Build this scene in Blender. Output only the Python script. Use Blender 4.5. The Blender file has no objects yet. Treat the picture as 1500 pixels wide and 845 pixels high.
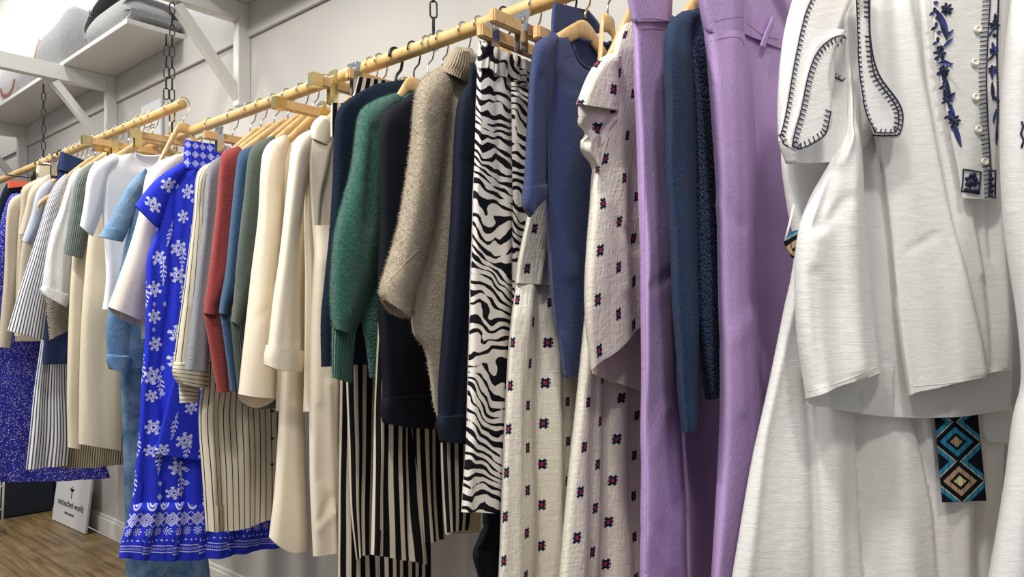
import bpy, bmesh, math, random
import numpy as np
from mathutils import Vector, Matrix, noise as mnoise
from mathutils.bvhtree import BVHTree

scene = bpy.context.scene
COL = scene.collection
PI = math.pi
random.seed(7)
RNG = np.random.default_rng(11)

# ------------------------------------------------------------------ camera
CZ = 1.103                      # camera height above the floor
FPX, CXP, HZ = 1092.0, 750.0, 470.0
SN, CS = 0.664, 0.748           # camera turned 41.6 degrees to the left of the wall normal
cam_d = bpy.data.cameras.new('camera')
cam = bpy.data.objects.new('camera', cam_d)
COL.objects.link(cam)
cam.location = (0, 0, CZ)
cam.rotation_euler = (PI / 2, 0, math.atan2(SN, CS))
cam_d.sensor_width = 36.0
cam_d.lens = 36.0 * FPX / 1500.0
cam_d.shift_y = (HZ - 422.5) / 1500.0
cam_d.clip_start = 0.05
scene.camera = cam

# ------------------------------------------------------------------ light
scene.view_settings.view_transform = 'Standard'
scene.view_settings.look = 'None'
scene.view_settings.gamma = 1.0
scene.view_settings.use_curve_mapping = False
scene.view_settings.exposure = 0.0
world = bpy.data.worlds.new('shop_world')
scene.world = world
world.use_nodes = True
wb = world.node_tree.nodes['Background']
wb.inputs[0].default_value = (0.93, 0.96, 1.0, 1)
wb.inputs[1].default_value = 0.42

def spot(loc, target, energy, size=0.12, angle=75, col=(1, .95, .87), blend=.6):
    d = bpy.data.lights.new('track_spot', 'SPOT')
    d.energy = energy; d.shadow_soft_size = size; d.spot_size = math.radians(angle); d.spot_blend = blend
    d.color = col
    o = bpy.data.objects.new('track_spot', d); COL.objects.link(o)
    o.location = loc
    o.rotation_euler = (Vector(target) - Vector(loc)).to_track_quat('-Z', 'Y').to_euler()
    return o
def area(loc, target, energy, sx, sy, col=(1, .97, .93)):
    d = bpy.data.lights.new('unseen_overhead_light', 'AREA')
    d.shape = 'RECTANGLE'; d.size = sx; d.size_y = sy; d.energy = energy; d.color = col
    o = bpy.data.objects.new('unseen_overhead_light', d); COL.objects.link(o)
    o.location = loc
    o.rotation_euler = (Vector(target) - Vector(loc)).to_track_quat('-Z', 'Y').to_euler()
    return o
for lx, e in ((-4.3, 100), (-3.2, 105), (-2.2, 105), (-1.3, 95), (-0.4, 100), (.5, 85)):
    spot((lx, -0.15, 2.95), (lx - .12, 1.15, 1.15), e, .10)
area((-1.8, -0.2, 3.0), (-1.8, 0.2, 0), 38, 4.5, 0.7)
area((-4.7, .95, 3.25), (-4.7, 1.5, 2.3), 44, 3.6, .12)  # added strip light, unseen, to brighten the wall above the left shelves

K = .69                         # fine relief (thickness, folds) in garments is given in units of 0.69 m

# ------------------------------------------------------------------ pixel geometry helpers
def ray(px, py):
    a = (np.asarray(px, float) - CXP) / FPX
    b = (HZ - np.asarray(py, float)) / FPX
    return np.stack([-SN + CS * a, CS + SN * a, b], -1)
CAMP = np.array([0, 0, CZ])
class Plane:
    def __init__(s, X, yaw=0.0, yc=1.2):
        f = math.radians(yaw)
        s.n = np.array([math.cos(f), -math.sin(f), 0.0])
        s.h = np.array([math.sin(f), math.cos(f), 0.0])      # horizontal, towards the wall
        s.k = s.n @ np.array([X, yc, 0.0])
    def hit(s, P, off=0.0):
        P = np.asarray(P, float)
        d = ray(P[..., 0], P[..., 1])
        t = (s.k + off) / (d @ s.n)
        return d * t[..., None] + CAMP
def at_y(px, py, y):
    d = ray(px, py); return d * (y / d[1]) + CAMP
def at_z(px, py, z):
    d = ray(px, py); return d * ((z - CZ) / d[2]) + CAMP
def proj(P):
    q = np.asarray(P, float) - CAMP
    f = q[..., 0] * -SN + q[..., 1] * CS
    r = q[..., 0] * CS + q[..., 1] * SN
    return np.stack([CXP + FPX * r / f, HZ - FPX * q[..., 2] / f], -1)
def knots(P):
    d = np.r_[0, np.cumsum(np.linalg.norm(np.diff(P, axis=0), axis=1))]
    return d / max(d[-1], 1e-9)
def curve(P, t, K):
    P = np.asarray(P, float)
    if len(P) == 2:
        return P[0] + (P[1] - P[0]) * np.asarray(t)[:, None]
    m = np.zeros_like(P)
    m[1:-1] = (P[2:] - P[:-2]) / np.maximum(K[2:] - K[:-2], 1e-6)[:, None]
    m[0] = (P[1] - P[0]) / max(K[1] - K[0], 1e-6); m[-1] = (P[-1] - P[-2]) / max(K[-1] - K[-2], 1e-6)
    i = np.clip(np.searchsorted(K, t, side='right') - 1, 0, len(P) - 2)
    h = (K[i + 1] - K[i])[:, None]; u = ((t - K[i]))[:, None] / np.maximum(h, 1e-9)
    return ((2*u**3 - 3*u**2 + 1) * P[i] + (u**3 - 2*u**2 + u) * h * m[i] +
            (-2*u**3 + 3*u**2) * P[i + 1] + (u**3 - u**2) * h * m[i + 1])

# ------------------------------------------------------------------ object helpers
def thing(name, label, cat, loc=(0, 0, 0), group=None):
    o = bpy.data.objects.new(name, None); COL.objects.link(o)
    o.empty_display_size = .05
    o.location = loc; o['label'] = label; o['category'] = cat
    if group: o['group'] = group
    return o
def tag(o, label, cat, group=None):
    o['label'] = label; o['category'] = cat
    if group: o['group'] = group
    return o
def wloc(o):
    v = Vector((0, 0, 0))
    while o is not None:
        v = v + o.location; o = o.parent
    return v
def obj(name, V, F, mat, parent=None, smooth=True, uv=None):
    """V in world coordinates"""
    V = np.asarray(V, float)
    if parent is not None:
        V = V - np.array(wloc(parent))
    me = bpy.data.meshes.new(name)
    me.from_pydata(V.tolist(), [], [tuple(int(q) for q in f) for f in F])
    if smooth:
        me.polygons.foreach_set('use_smooth', [True] * len(me.polygons))
    if uv is not None:
        lay = me.uv_layers.new(name='UVMap')
        li = np.zeros(len(me.loops), int); me.loops.foreach_get('vertex_index', li)
        lay.data.foreach_set('uv', np.asarray(uv, float)[li].ravel())
    me.materials.append(mat)
    me.update()
    o = bpy.data.objects.new(name, me); COL.objects.link(o)
    if parent is not None: o.parent = parent
    return o
class MB:
    """collects simple solids into one mesh"""
    def __init__(s): s.V = []; s.F = []
    def add(s, V, F):
        b = len(s.V); s.V += [tuple(v) for v in V]; s.F += [tuple(b + i for i in f) for f in F]; return s
    def box(s, lo, hi, bev=0.0):
        x0, y0, z0 = lo; x1, y1, z1 = hi
        if bev <= 0:
            V = [(x0,y0,z0),(x1,y0,z0),(x1,y1,z0),(x0,y1,z0),(x0,y0,z1),(x1,y0,z1),(x1,y1,z1),(x0,y1,z1)]
            return s.add(V, [(0,3,2,1),(4,5,6,7),(0,1,5,4),(1,2,6,5),(2,3,7,6),(3,0,4,7)])
        bm = bmesh.new(); bmesh.ops.create_cube(bm, size=1)
        for v in bm.verts:
            v.co = Vector(((x0+x1)/2 + v.co.x*(x1-x0), (y0+y1)/2 + v.co.y*(y1-y0), (z0+z1)/2 + v.co.z*(z1-z0)))
        bmesh.ops.bevel(bm, geom=bm.edges[:], offset=bev, segments=2, affect='EDGES')
        bm.verts.index_update()
        s.add([v.co[:] for v in bm.verts], [[v.index for v in f.verts] for f in bm.faces]); bm.free(); return s
    def bar(s, p, q, w, h, up=(0, 0, 1)):
        p = Vector(p); q = Vector(q); d = (q - p).normalized()
        a = d.cross(Vector(up)).normalized(); b = a.cross(d).normalized()
        V = []
        for c in (p, q):
            for i, j in ((-1,-1),(1,-1),(1,1),(-1,1)):
                V.append((c + a*(w/2*i) + b*(h/2*j))[:])
        return s.add(V, [(0,3,2,1),(4,5,6,7),(0,1,5,4),(1,2,6,5),(2,3,7,6),(3,0,4,7)])
    def tube(s, pts, r, n=8, caps=True, closed=False, flat=None):
        pts = [Vector(p) for p in pts]; m = len(pts)
        rr = r if hasattr(r, '__len__') else [r] * m
        V = []; prev = None
        for i, p in enumerate(pts):
            if closed: d = pts[(i+1) % m] - pts[i-1]
            else: d = pts[min(i+1, m-1)] - pts[max(i-1, 0)]
            if d.length < 1e-9: d = Vector((0, 0, 1))
            d.normalize()
            if prev is None:
                prev = d.orthogonal().normalized() if flat is None else (Vector(flat) - d * d.dot(Vector(flat))).normalized()
            a = prev - d * prev.dot(d)
            if a.length < 1e-6: a = d.orthogonal()
            a.normalize(); prev = a; b = d.cross(a)
            for k in range(n):
                t = 2*PI*k/n
                V.append((p + a*(rr[i]*math.cos(t)) + b*(rr[i]*math.sin(t)))[:])
        F = []
        for i in range(m if closed else m - 1):
            j = (i + 1) % m
            for k in range(n):
                k2 = (k + 1) % n
                F.append((i*n+k, i*n+k2, j*n+k2, j*n+k))
        if caps and not closed:
            F.append(tuple(range(n))[::-1]); F.append(tuple((m-1)*n + k for k in range(n)))
        return s.add(V, F)
    def sphere(s, c, r, sc=(1, 1, 1), n=10):
        bm = bmesh.new(); bmesh.ops.create_uvsphere(bm, u_segments=n, v_segments=max(6, n // 2 + 1), radius=r)
        bm.verts.index_update()
        s.add([(c[0]+v.co.x*sc[0], c[1]+v.co.y*sc[1], c[2]+v.co.z*sc[2]) for v in bm.verts],
              [[v.index for v in f.verts] for f in bm.faces]); bm.free(); return s
    def build(s, name, mat, parent=None, smooth=True):
        return obj(name, s.V, s.F, mat, parent, smooth)
def autosmooth(o, ang=40):
    me = o.data
    me.set_sharp_from_angle(angle=math.radians(ang)); return o
def struct(o):
    o['kind'] = 'structure'; return o

# ------------------------------------------------------------------ materials: a small node language
def lin(c):
    if isinstance(c, str):
        c = [int(c[i:i+2], 16) / 255 for i in (0, 2, 4)]
    return tuple((x / 12.92) if x <= .04045 else ((x + .055) / 1.055) ** 2.4 for x in c[:3]) + (1.0,)
class S:
    def __init__(s, nt, sock): s.nt = nt; s.k = sock
    def _m(s, op, *a, clamp=False):
        n = s.nt.nodes.new('ShaderNodeMath'); n.operation = op; n.use_clamp = clamp
        for i, x in enumerate((s,) + a):
            if isinstance(x, S): s.nt.links.new(x.k, n.inputs[i])
            else: n.inputs[i].default_value = float(x)
        return S(s.nt, n.outputs[0])
    def __add__(s, o): return s._m('ADD', o)
    __radd__ = __add__
    def __sub__(s, o): return s._m('SUBTRACT', o)
    def __rsub__(s, o): return (s * -1) + o
    def __mul__(s, o): return s._m('MULTIPLY', o)
    __rmul__ = __mul__
    def __truediv__(s, o): return s._m('DIVIDE', o)
    def __lt__(s, o): return s._m('LESS_THAN', o)
    def __gt__(s, o): return s._m('GREATER_THAN', o)
    def sin(s): return s._m('SINE')
    def cos(s): return s._m('COSINE')
    def abs(s): return s._m('ABSOLUTE')
    def floor(s): return s._m('FLOOR')
    def frac(s): return s._m('FRACT')
    def sqrt(s): return s._m('SQRT')
    def mn(s, o): return s._m('MINIMUM', o)
    def mx(s, o): return s._m('MAXIMUM', o)
    def at2(s, o): return s._m('ARCTAN2', o)
    def mod(s, o): return s._m('FLOORED_MODULO', o)
    def step(s, a, b): return ((s - a) * (1.0 / (b - a)))._m('ADD', 0.0, clamp=True)
class MT:
    def __init__(m, name):
        m.mat = bpy.data.materials.new(name); m.mat.use_nodes = True
        m.nt = m.mat.node_tree; m.b = m.nt.nodes['Principled BSDF']
        tc = m.nt.nodes.new('ShaderNodeTexCoord'); m.tc = tc
        sp = m.nt.nodes.new('ShaderNodeSeparateXYZ'); m.nt.links.new(tc.outputs['UV'], sp.inputs[0])
        m.u = S(m.nt, sp.outputs[0]); m.v = S(m.nt, sp.outputs[1])
        m.uv = tc.outputs['UV']
        vs = m.nt.nodes.new('ShaderNodeVectorMath'); vs.operation = 'SCALE'; vs.inputs['Scale'].default_value = 1 / K
        m.nt.links.new(tc.outputs['Object'], vs.inputs[0]); m.ob = vs.outputs[0]
    def vec(m, x, y, z=0.0):
        n = m.nt.nodes.new('ShaderNodeCombineXYZ')
        for i, q in enumerate((x, y, z)):
            if isinstance(q, S): m.nt.links.new(q.k, n.inputs[i])
            else: n.inputs[i].default_value = q
        return n.outputs[0]
    def noise(m, scale, vec=None, detail=2.0, rough=.5, dist=0.0):
        n = m.nt.nodes.new('ShaderNodeTexNoise'); n.inputs['Scale'].default_value = scale
        n.inputs['Detail'].default_value = detail; n.inputs['Roughness'].default_value = rough
        n.inputs['Distortion'].default_value = dist
        m.nt.links.new(vec if vec is not None else m.ob, n.inputs['Vector'])
        return S(m.nt, n.outputs[0])
    def voro(m, scale, vec=None, out='Distance', rnd=1.0, feat='F1'):
        n = m.nt.nodes.new('ShaderNodeTexVoronoi'); n.inputs['Scale'].default_value = scale; n.feature = feat
        n.inputs['Randomness'].default_value = rnd
        m.nt.links.new(vec if vec is not None else m.ob, n.inputs['Vector'])
        return S(m.nt, n.outputs[out])
    def col(m, c):
        n = m.nt.nodes.new('ShaderNodeRGB'); n.outputs[0].default_value = lin(c); return n.outputs[0]
    def mix(m, f, a, b, mode='MIX'):
        n = m.nt.nodes.new('ShaderNodeMix'); n.data_type = 'RGBA'; n.blend_type = mode
        if isinstance(f, S): m.nt.links.new(f.k, n.inputs[0])
        else: n.inputs[0].default_value = f
        for i, c in ((6, a), (7, b)):
            if isinstance(c, (str, tuple, list)): n.inputs[i].default_value = lin(c)
            else: m.nt.links.new(c, n.inputs[i])
        return n.outputs[2]
    def out(m, color, rough=.85, spec=.25, metal=0.0, sheen=0.0, height=None, bd=.002, bs=1.0, transl=0.0):
        b = m.b
        if isinstance(color, (str, tuple, list)): b.inputs['Base Color'].default_value = lin(color)
        else: m.nt.links.new(color, b.inputs['Base Color'])
        if isinstance(rough, S): m.nt.links.new(rough.k, b.inputs['Roughness'])
        else: b.inputs['Roughness'].default_value = rough
        b.inputs['Specular IOR Level'].default_value = spec
        b.inputs['Metallic'].default_value = metal
        b.inputs['Sheen Weight'].default_value = sheen
        b.inputs['Sheen Roughness'].default_value = .5
        if height is not None:
            n = m.nt.nodes.new('ShaderNodeBump'); n.inputs['Strength'].default_value = bs; n.inputs['Distance'].default_value = bd
            m.nt.links.new(height.k, n.inputs['Height']); m.nt.links.new(n.outputs[0], b.inputs['Normal'])
        if transl > 0:
            t = m.nt.nodes.new('ShaderNodeBsdfTranslucent')
            if isinstance(color, (str, tuple, list)): t.inputs[0].default_value = lin(color)
            else: m.nt.links.new(color, t.inputs[0])
            x = m.nt.nodes.new('ShaderNodeMixShader'); x.inputs[0].default_value = transl
            o = m.nt.nodes['Material Output']
            m.nt.links.new(b.outputs[0], x.inputs[1]); m.nt.links.new(t.outputs[0], x.inputs[2]); m.nt.links.new(x.outputs[0], o.inputs[0])
        return m.mat
MATS = {}
def cloth(name, col, weave='plain', pattern=None, sheen=0.0, rough=.9, transl=0.0, wr=.5, fleck=.10):
    """col: base colour; pattern(m, base)->colour socket; wr: wrinkle relief; fleck: melange strength"""
    m = MT(name)
    base = m.col(col)
    if pattern: base = pattern(m, base)
    fine = m.noise(420, detail=2)
    big = m.noise(9, detail=3, rough=.55)
    hgt = big * (.9 * wr) + m.noise(38, detail=3) * (.35 * wr) + fine * .10
    mel = fine
    if weave == 'knit':
        rows = (m.v * (2*PI*210)).sin() * .5 + .5
        wal = (m.u * (2*PI*240)).sin() * .5 + .5
        hgt = hgt + rows * wal * .3 + m.noise(120, detail=3, rough=.7) * .9; mel = m.noise(120, detail=3, rough=.75)
    elif weave == 'moss':
        d = m.voro(125, m.uv)
        hgt = hgt + (1 - d) * 1.8; mel = (1 - d) * .6 + fine * .4
    elif weave == 'fuzzy':
        f2 = m.noise(120, detail=4, rough=.8)
        hgt = hgt + f2 * 2.6; mel = f2
    elif weave == 'rib':
        r = (m.u * (2*PI*95)).sin() * .5 + .5
        hgt = hgt + r * 1.3; mel = r * .5 + fine * .3
    elif weave == 'denim':
        w = m.noise(300, m.vec(m.u * 1.0, m.v * .25), detail=3)
        hgt = hgt + w * .5; mel = w
    elif weave == 'crinkle':
        cr = m.noise(46, m.vec(m.u * 2.2, m.v * .45), detail=4, rough=.62); cr2 = m.noise(60, m.vec(m.u * .5, m.v * 1.8), detail=3, rough=.6)
        hgt = hgt + cr * 1.0 + cr2 * .5; mel = fine
    elif weave == 'linen':
        a = m.noise(300, m.vec(m.u * 1.0, m.v * .12), detail=1); c = m.noise(300, m.vec(m.u * .12, m.v), detail=1)
        cr = m.noise(55, m.vec(m.u * .6, m.v * 1.6), detail=4, rough=.6)
        hgt = hgt + (a + c) * .07 + cr * .30; mel = a * .5 + c * .5
    base = m.mix(fleck, base, base) if False else base
    k = (mel.step(.28, .72) - .5) * (1.5 * fleck) + 1.0
    n = m.nt.nodes.new('ShaderNodeVectorMath'); n.operation = 'SCALE'
    m.nt.links.new(base, n.inputs[0]); m.nt.links.new(k.k, n.inputs['Scale'])
    MATS[name] = m.out(n.outputs[0], rough, .10, 0, sheen, hgt, .004, .7, transl)
    return MATS[name]
def plain(name, col, rough=.5, metal=0.0, spec=.4, bump=0.0, bscale=60):
    m = MT(name)
    h = m.noise(bscale, detail=3)
    k = m.mix((h - .5) * (.05 if metal else .25) + .12, col, tuple(x * .86 for x in [int(col[i:i+2], 16) / 255 for i in (0, 2, 4)]))
    MATS[name] = m.out(k, rough, spec, metal, 0, h if bump else None, bump or .001, .5)
    return MATS[name]

# ------------------------------------------------------------------ the hung-cloth builder
def smooth01(x): x = np.clip(x, 0, 1); return x * x * (3 - 2 * x)
def piece(name, parent, plane, L, R, mat, W=None, th=.05, rnd=None, folds=(0, 0), seed=0, creases=(), crown=0.0,
          crown_k=3.0, neck=None, close=.04, hem=.004, nu=None, nv=None, off=0.0, topth=.45, thk=.12, wrinkle=.0035,
          ucut=0.0, back=.25, fold_p=.7, dip=0.0, uoff=0.0, gather=0.0, bdrop=0.0):
    """A hanging tube of cloth. L / R: outlines in the photograph's frame carried back onto the garment's own
    vertical plane; th: its thickness; folds: (count, depth); creases: [(line, width px, depth m)]"""
    L = np.asarray(L, float)
    th *= K; off *= K; dip *= K; bdrop *= K; hem *= K; wrinkle *= K; folds = (folds[0], folds[1] * K)
    rnd = rnd * K if rnd is not None else None
    creases = [(a_, b_, c_ * K) for a_, b_, c_ in creases]
    KL = knots(L)
    if R is None:
        L3 = plane.hit(L, off)
        w = np.interp(np.linspace(0, 1, len(L)), np.linspace(0, 1, len(np.atleast_1d(W))), np.atleast_1d(W))
        R = proj(L3 + plane.h * w[:, None])
    R = np.asarray(R, float)
    if len(R) == len(L):
        d = np.r_[0, np.cumsum(.5 * (np.linalg.norm(np.diff(L, axis=0), axis=1) + np.linalg.norm(np.diff(R, axis=0), axis=1)))]
        KL = KR = d / d[-1]
    else:
        KR = knots(R)
    hpx = np.abs(L[:, 1].max() - L[:, 1].min()); wpx = np.abs(R[:, 0] - L[:, 0]).max() if len(R) == len(L) else 120
    nv = nv or int(np.clip(hpx / 5.5, 8, 130)); nu = nu or int(np.clip(wpx / 2.6, 14, 90))
    tv = np.linspace(0, 1, nv); lin_s = np.linspace(0, 1, nu)
    s = .45 * lin_s + .55 * (.5 - .5 * np.cos(PI * lin_s))
    Lp = curve(L, tv, KL); Rp = curve(R, tv, KR)
    P = Lp[:, None, :] * (1 - s)[None, :, None] + Rp[:, None, :] * s[None, :, None]      # nv,nu,2
    Sg, Vg = np.meshgrid(s, tv)
    w3 = np.linalg.norm(plane.hit(Rp, off) - plane.hit(Lp, off), axis=1)
    r = rnd if rnd is not None else th * .75
    rr = np.minimum(r, np.maximum(w3 / 2, 1e-3))[:, None]
    e1 = np.sqrt(np.clip(1 - (1 - np.clip(Sg * w3[:, None] / rr, 0, 1)) ** 2, 0, 1))
    e2 = np.sqrt(np.clip(1 - (1 - np.clip((1 - Sg) * w3[:, None] / rr, 0, 1)) ** 2, 0, 1))
    e = e1 * e2
    thv = th * (topth + (1 - topth) * smooth01(Vg / thk))
    if close > 0:
        c = np.clip(Vg / close, 0, 1); thv = thv * np.sqrt(np.clip(1 - (1 - c) ** 2, 0.0004, 1))
    bf = thv * (1 - back) * e; bb = -thv * back * e
    # folds
    rg = np.random.default_rng(seed + 1)
    nf, amp = folds
    fold = np.zeros_like(Sg)
    if nf:
        for j in range(3):
            f = nf * (1.0, 1.83, .47)[j]; ph = rg.uniform(0, 1); dr = rg.uniform(-.5, .5) * (.6, 1, .3)[j]
            x = f * Sg + ph + dr * Vg + .10 * np.sin(2*PI*(Vg * rg.uniform(.6, 1.6) + rg.uniform()))
            sn = np.sin(2*PI*x); g = 1 - 2 * np.abs(np.sin(PI * x))
            fold += (1, .38, .5)[j] * (.6 * sn + .4 * g)
        fold *= amp * (gather + (1 - gather) * np.clip(Vg, 0, 1) ** fold_p) * np.minimum(1, e * 1.2)
    for line, wd, dep in creases:
        ln = np.asarray(line, float)
        best = np.full(Sg.shape, 1e9)
        for a, b in zip(ln[:-1], ln[1:]):
            ab = b - a; t = np.clip(((P - a) @ ab) / max(ab @ ab, 1e-9), 0, 1)
            best = np.minimum(best, np.linalg.norm(P - (a + t[..., None] * ab), axis=-1))
        fold += dep * np.exp(-(best / wd) ** 2)
    if wrinkle:
        q = plane.hit(P, off)
        wn = np.zeros_like(Sg)
        for j in range(4):
            k = rg.normal(size=3) * (5, 9, 15, 24)[j]; wn += np.sin(q @ k + rg.uniform(0, 6) + 1.5 * np.sin(q @ (rg.normal(size=3) * 6))) / (1, 1.6, 2.4, 3.5)[j]
        fold += wrinkle * wn * np.minimum(1, e + .15)
        # soft hanging flutes: ridges that run down the cloth, fading and drifting
        um = Sg * w3[:, None]; zz_ = Vg * max(.05, hpx / 800)
        dr_ = np.zeros_like(Sg)
        for j in range(5):
            f_ = rg.uniform(14, 60); x_ = um * f_ + rg.uniform(0, 6) + 1.2 * np.sin(zz_ * rg.uniform(3, 8) + rg.uniform(0, 6)) + zz_ * rg.uniform(-5, 5)
            g_ = np.cos(x_); env = .5 + .5 * np.sin(zz_ * rg.uniform(4, 11) + rg.uniform(0, 6))
            dr_ += np.sign(g_) * np.abs(g_) ** 1.6 * env * (28 / (f_ + 14))
        fold += wrinkle * .75 * dr_ * np.minimum(1, e) * np.clip(.35 + Vg, 0, 1)
    zf = np.zeros_like(Sg); zb = zf.copy()
    if crown:
        tri = 1 - np.abs(2 * Sg - 1); tri = tri * .85 + .15 * np.sqrt(np.clip(tri, 0, 1))
        zf = zf + crown * tri * np.clip(1 - Vg, 0, 1) ** crown_k; zb = zf.copy()
    if neck:
        cs, hw, df, db = neck
        bump = np.clip(1 - ((Sg - cs) / hw) ** 2, 0, 1) ** .6
        wv = np.clip(1 - Vg, 0, 1) ** 10
        zf = zf - df * bump * wv; zb = zb - db * bump * wv
    if dip:
        zz = dip * np.sin(PI * Sg) * Vg ** 6; zf = zf - zz; zb = zb - zz
    if bdrop:
        zb = zb - bdrop * np.sin(PI * np.clip(Sg, 0, 1)) ** .7 * Vg ** 5
    front = plane.hit(P, off + bf) + plane.n * fold[..., None]
    backg = plane.hit(P, off) + plane.n * (bb + fold * .85)[..., None]
    front[..., 2] += zf; backg[..., 2] += zb
    # loop columns: front s 0..1 then back s 1..0 (shared ends)
    ring = np.concatenate([front, backg[:, -2:0:-1]], axis=1)
    nr = ring.shape[1]
    rows = [ring]
    wref = float(np.mean(w3)); zlen = np.r_[0, np.cumsum(np.linalg.norm(np.diff(plane.hit((Lp + Rp) / 2, off), axis=0), axis=1))]
    U = np.concatenate([s * wref, (2 - s[-2:0:-1]) * wref]) + uoff
    uv = np.stack(np.broadcast_arrays(U[None, :], -zlen[:, None]), -1)
    if hem:
        cen = ring[-1].mean(axis=0); last = ring[-1]
        tang = np.roll(last, -1, 0) - np.roll(last, 1, 0); nrm = np.stack([-tang[:, 1], tang[:, 0], 0 * tang[:, 0]], 1)
        nrm /= np.maximum(np.linalg.norm(nrm, axis=1), 1e-6)[:, None]
        inn = np.sign(np.sum((cen - last) * nrm, axis=1))[:, None] * nrm
        i1 = last + inn * hem * .5 + np.array([0, 0, -.0006]); i2 = last + inn * hem + np.array([0, 0, .003])
        up = np.minimum(.07, .5 * zlen[-1])
        k = max(1, int(nv * up / max(zlen[-1], 1e-6)))
        i3 = ring[-1 - k] + inn * hem
        rows += [i1[None], i2[None], i3[None]]
        uv = np.concatenate([uv, np.stack([U, np.full(nr, -zlen[-1])], -1)[None], np.stack([U, np.full(nr, -zlen[-1] + .004)], -1)[None], np.stack([U, np.full(nr, -zlen[-1] + up)], -1)[None]])
    G = np.concatenate(rows, axis=0); n = G.shape[0]
    V = G.reshape(-1, 3)
    i = np.arange(n - 1)[:, None] * nr; k = np.arange(nr)[None, :]; k2 = (k + 1) % nr
    F = np.stack([i + k, i + nr + k, i + nr + k2, i + k2], -1).reshape(-1, 4)
    o = obj(name, V, F, mat, parent, True, uv.reshape(-1, 2) / K)
    autosmooth(o, 55)
    if neck:
        cs, hw, df, db = neck
        sel = [q for q in range(nu) if abs(s[q] - cs) <= hw * 1.02]
        MB().tube([front[0, q] + np.array([0, 0, .002]) for q in sel], .0045, 8).build('neck_rib', mat, o)
        MB().tube([backg[0, q] + np.array([0, 0, .002]) for q in sel], .0045, 8).build('neck_rib', mat, o)
    if name == 'sleeve' or (name == 'body' and SH['p'] is None): SH['p'] = plane.hit(L[:4], off)
    BV[o.name] = BVHTree.FromPolygons(V.tolist(), F.tolist())
    return o
BV = {}; SH = {'p': None}
def surf(o, px, py, lift=.002):
    """the point of a garment's own surface seen at a pixel, lifted along its normal"""
    d = Vector(ray(px, py)).normalized()
    h = BV[o.name].ray_cast(Vector(CAMP), d)
    if h[0] is None: return None
    nn = h[1]
    if nn.dot(d) > 0: nn = -nn
    return h[0] + nn * lift, nn
def dens(pts, step):
    pts = [np.asarray(p, float) for p in pts]; out = [pts[0]]
    for a, b in zip(pts[:-1], pts[1:]):
        n = max(1, int(np.linalg.norm(b - a) / step))
        out += [a + (b - a) * (i + 1) / n for i in range(n)]
    return out
def seam(name, part, pts, r, mat, step=6, lift=.0, smoothc=True):
    P = np.asarray(pts, float)
    if smoothc and len(P) > 2:
        P = curve(P, np.linspace(0, 1, max(8, int(np.linalg.norm(np.diff(P, axis=0), axis=1).sum() / step))), knots(P))
    else: P = dens(P, step)
    q = [surf(part, p[0], p[1], lift) for p in P]; q = [h[0] for h in q if h is not None]
    if len(q) < 2: return None
    return MB().tube(q, r * K, 5).build(name, mat, part)
def button(part, px, py, r, mat, holes=None, lift=.003):
    r *= K; h = surf(part, px, py, lift)
    if h is None: return
    c, n = h; a = n.orthogonal().normalized(); b = n.cross(a)
    V = []; N = 14
    prof = [(0, .0012), (r*.55, .0010), (r*.62, .0022), (r*.9, .0024), (r, .0010), (r, -.001), (r*.8, -.0015)]
    for rad, hh in prof:
        for k in range(N):
            t = 2*PI*k/N; V.append((c + a*(rad*math.cos(t)) + b*(rad*math.sin(t)) + n*hh)[:])
    F = [(i*N+k, i*N+(k+1) % N, (i+1)*N+(k+1) % N, (i+1)*N+k) for i in range(len(prof)-1) for k in range(N)]
    o = obj('button', V, F, mat, part)
    if holes is not None:
        mb = MB()
        for sx, sy in ((1, 1), (-1, 1), (1, -1), (-1, -1)):
            p = c + a*(r*.25*sx) + b*(r*.25*sy) + n*.0012; mb.sphere(p, r*.13, n=6)
        mb.build('thread_hole', holes, o)
    return o
def fuzz(part, n, length, mat, seed=0):
    """loose wool fibres standing off a knit: one part nobody could count"""
    me = part.data; rg = np.random.default_rng(seed)
    V = np.zeros(len(me.vertices) * 3); me.vertices.foreach_get('co', V); V = V.reshape(-1, 3)
    N = np.zeros(len(me.vertices) * 3); me.vertices.foreach_get('normal', N); N = N.reshape(-1, 3)
    pol = np.array([p.vertices[:] for p in me.polygons]); A = np.array([p.area for p in me.polygons])
    idx = rg.choice(len(pol), n, p=A / A.sum()); a = rg.random((n, 1)); b = rg.random((n, 1))
    q = pol[idx]
    p = (V[q[:, 0]] * (1-a) + V[q[:, 1]] * a) * (1-b) + (V[q[:, 3]] * (1-a) + V[q[:, 2]] * a) * b
    nn = N[q[:, 0]]; d = nn + rg.normal(size=(n, 3)) * .75; d /= np.linalg.norm(d, axis=1)[:, None]
    sd = np.cross(d, rg.normal(size=(n, 3))); sd /= np.linalg.norm(sd, axis=1)[:, None]
    l = 1.05 * length * rg.uniform(.4, 1.2, (n, 1)); w = .0003
    VV = np.stack([p - sd*w, p + sd*w, p + d*l], 1).reshape(-1, 3)
    me2 = bpy.data.meshes.new('wool_fibres')
    me2.from_pydata(VV.tolist(), [], [(3*i, 3*i+1, 3*i+2) for i in range(n)])
    me2.materials.append(mat)
    o = bpy.data.objects.new('wool_fibres', me2); COL.objects.link(o); o.parent = part; o['kind'] = 'stuff'
    return o
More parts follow.
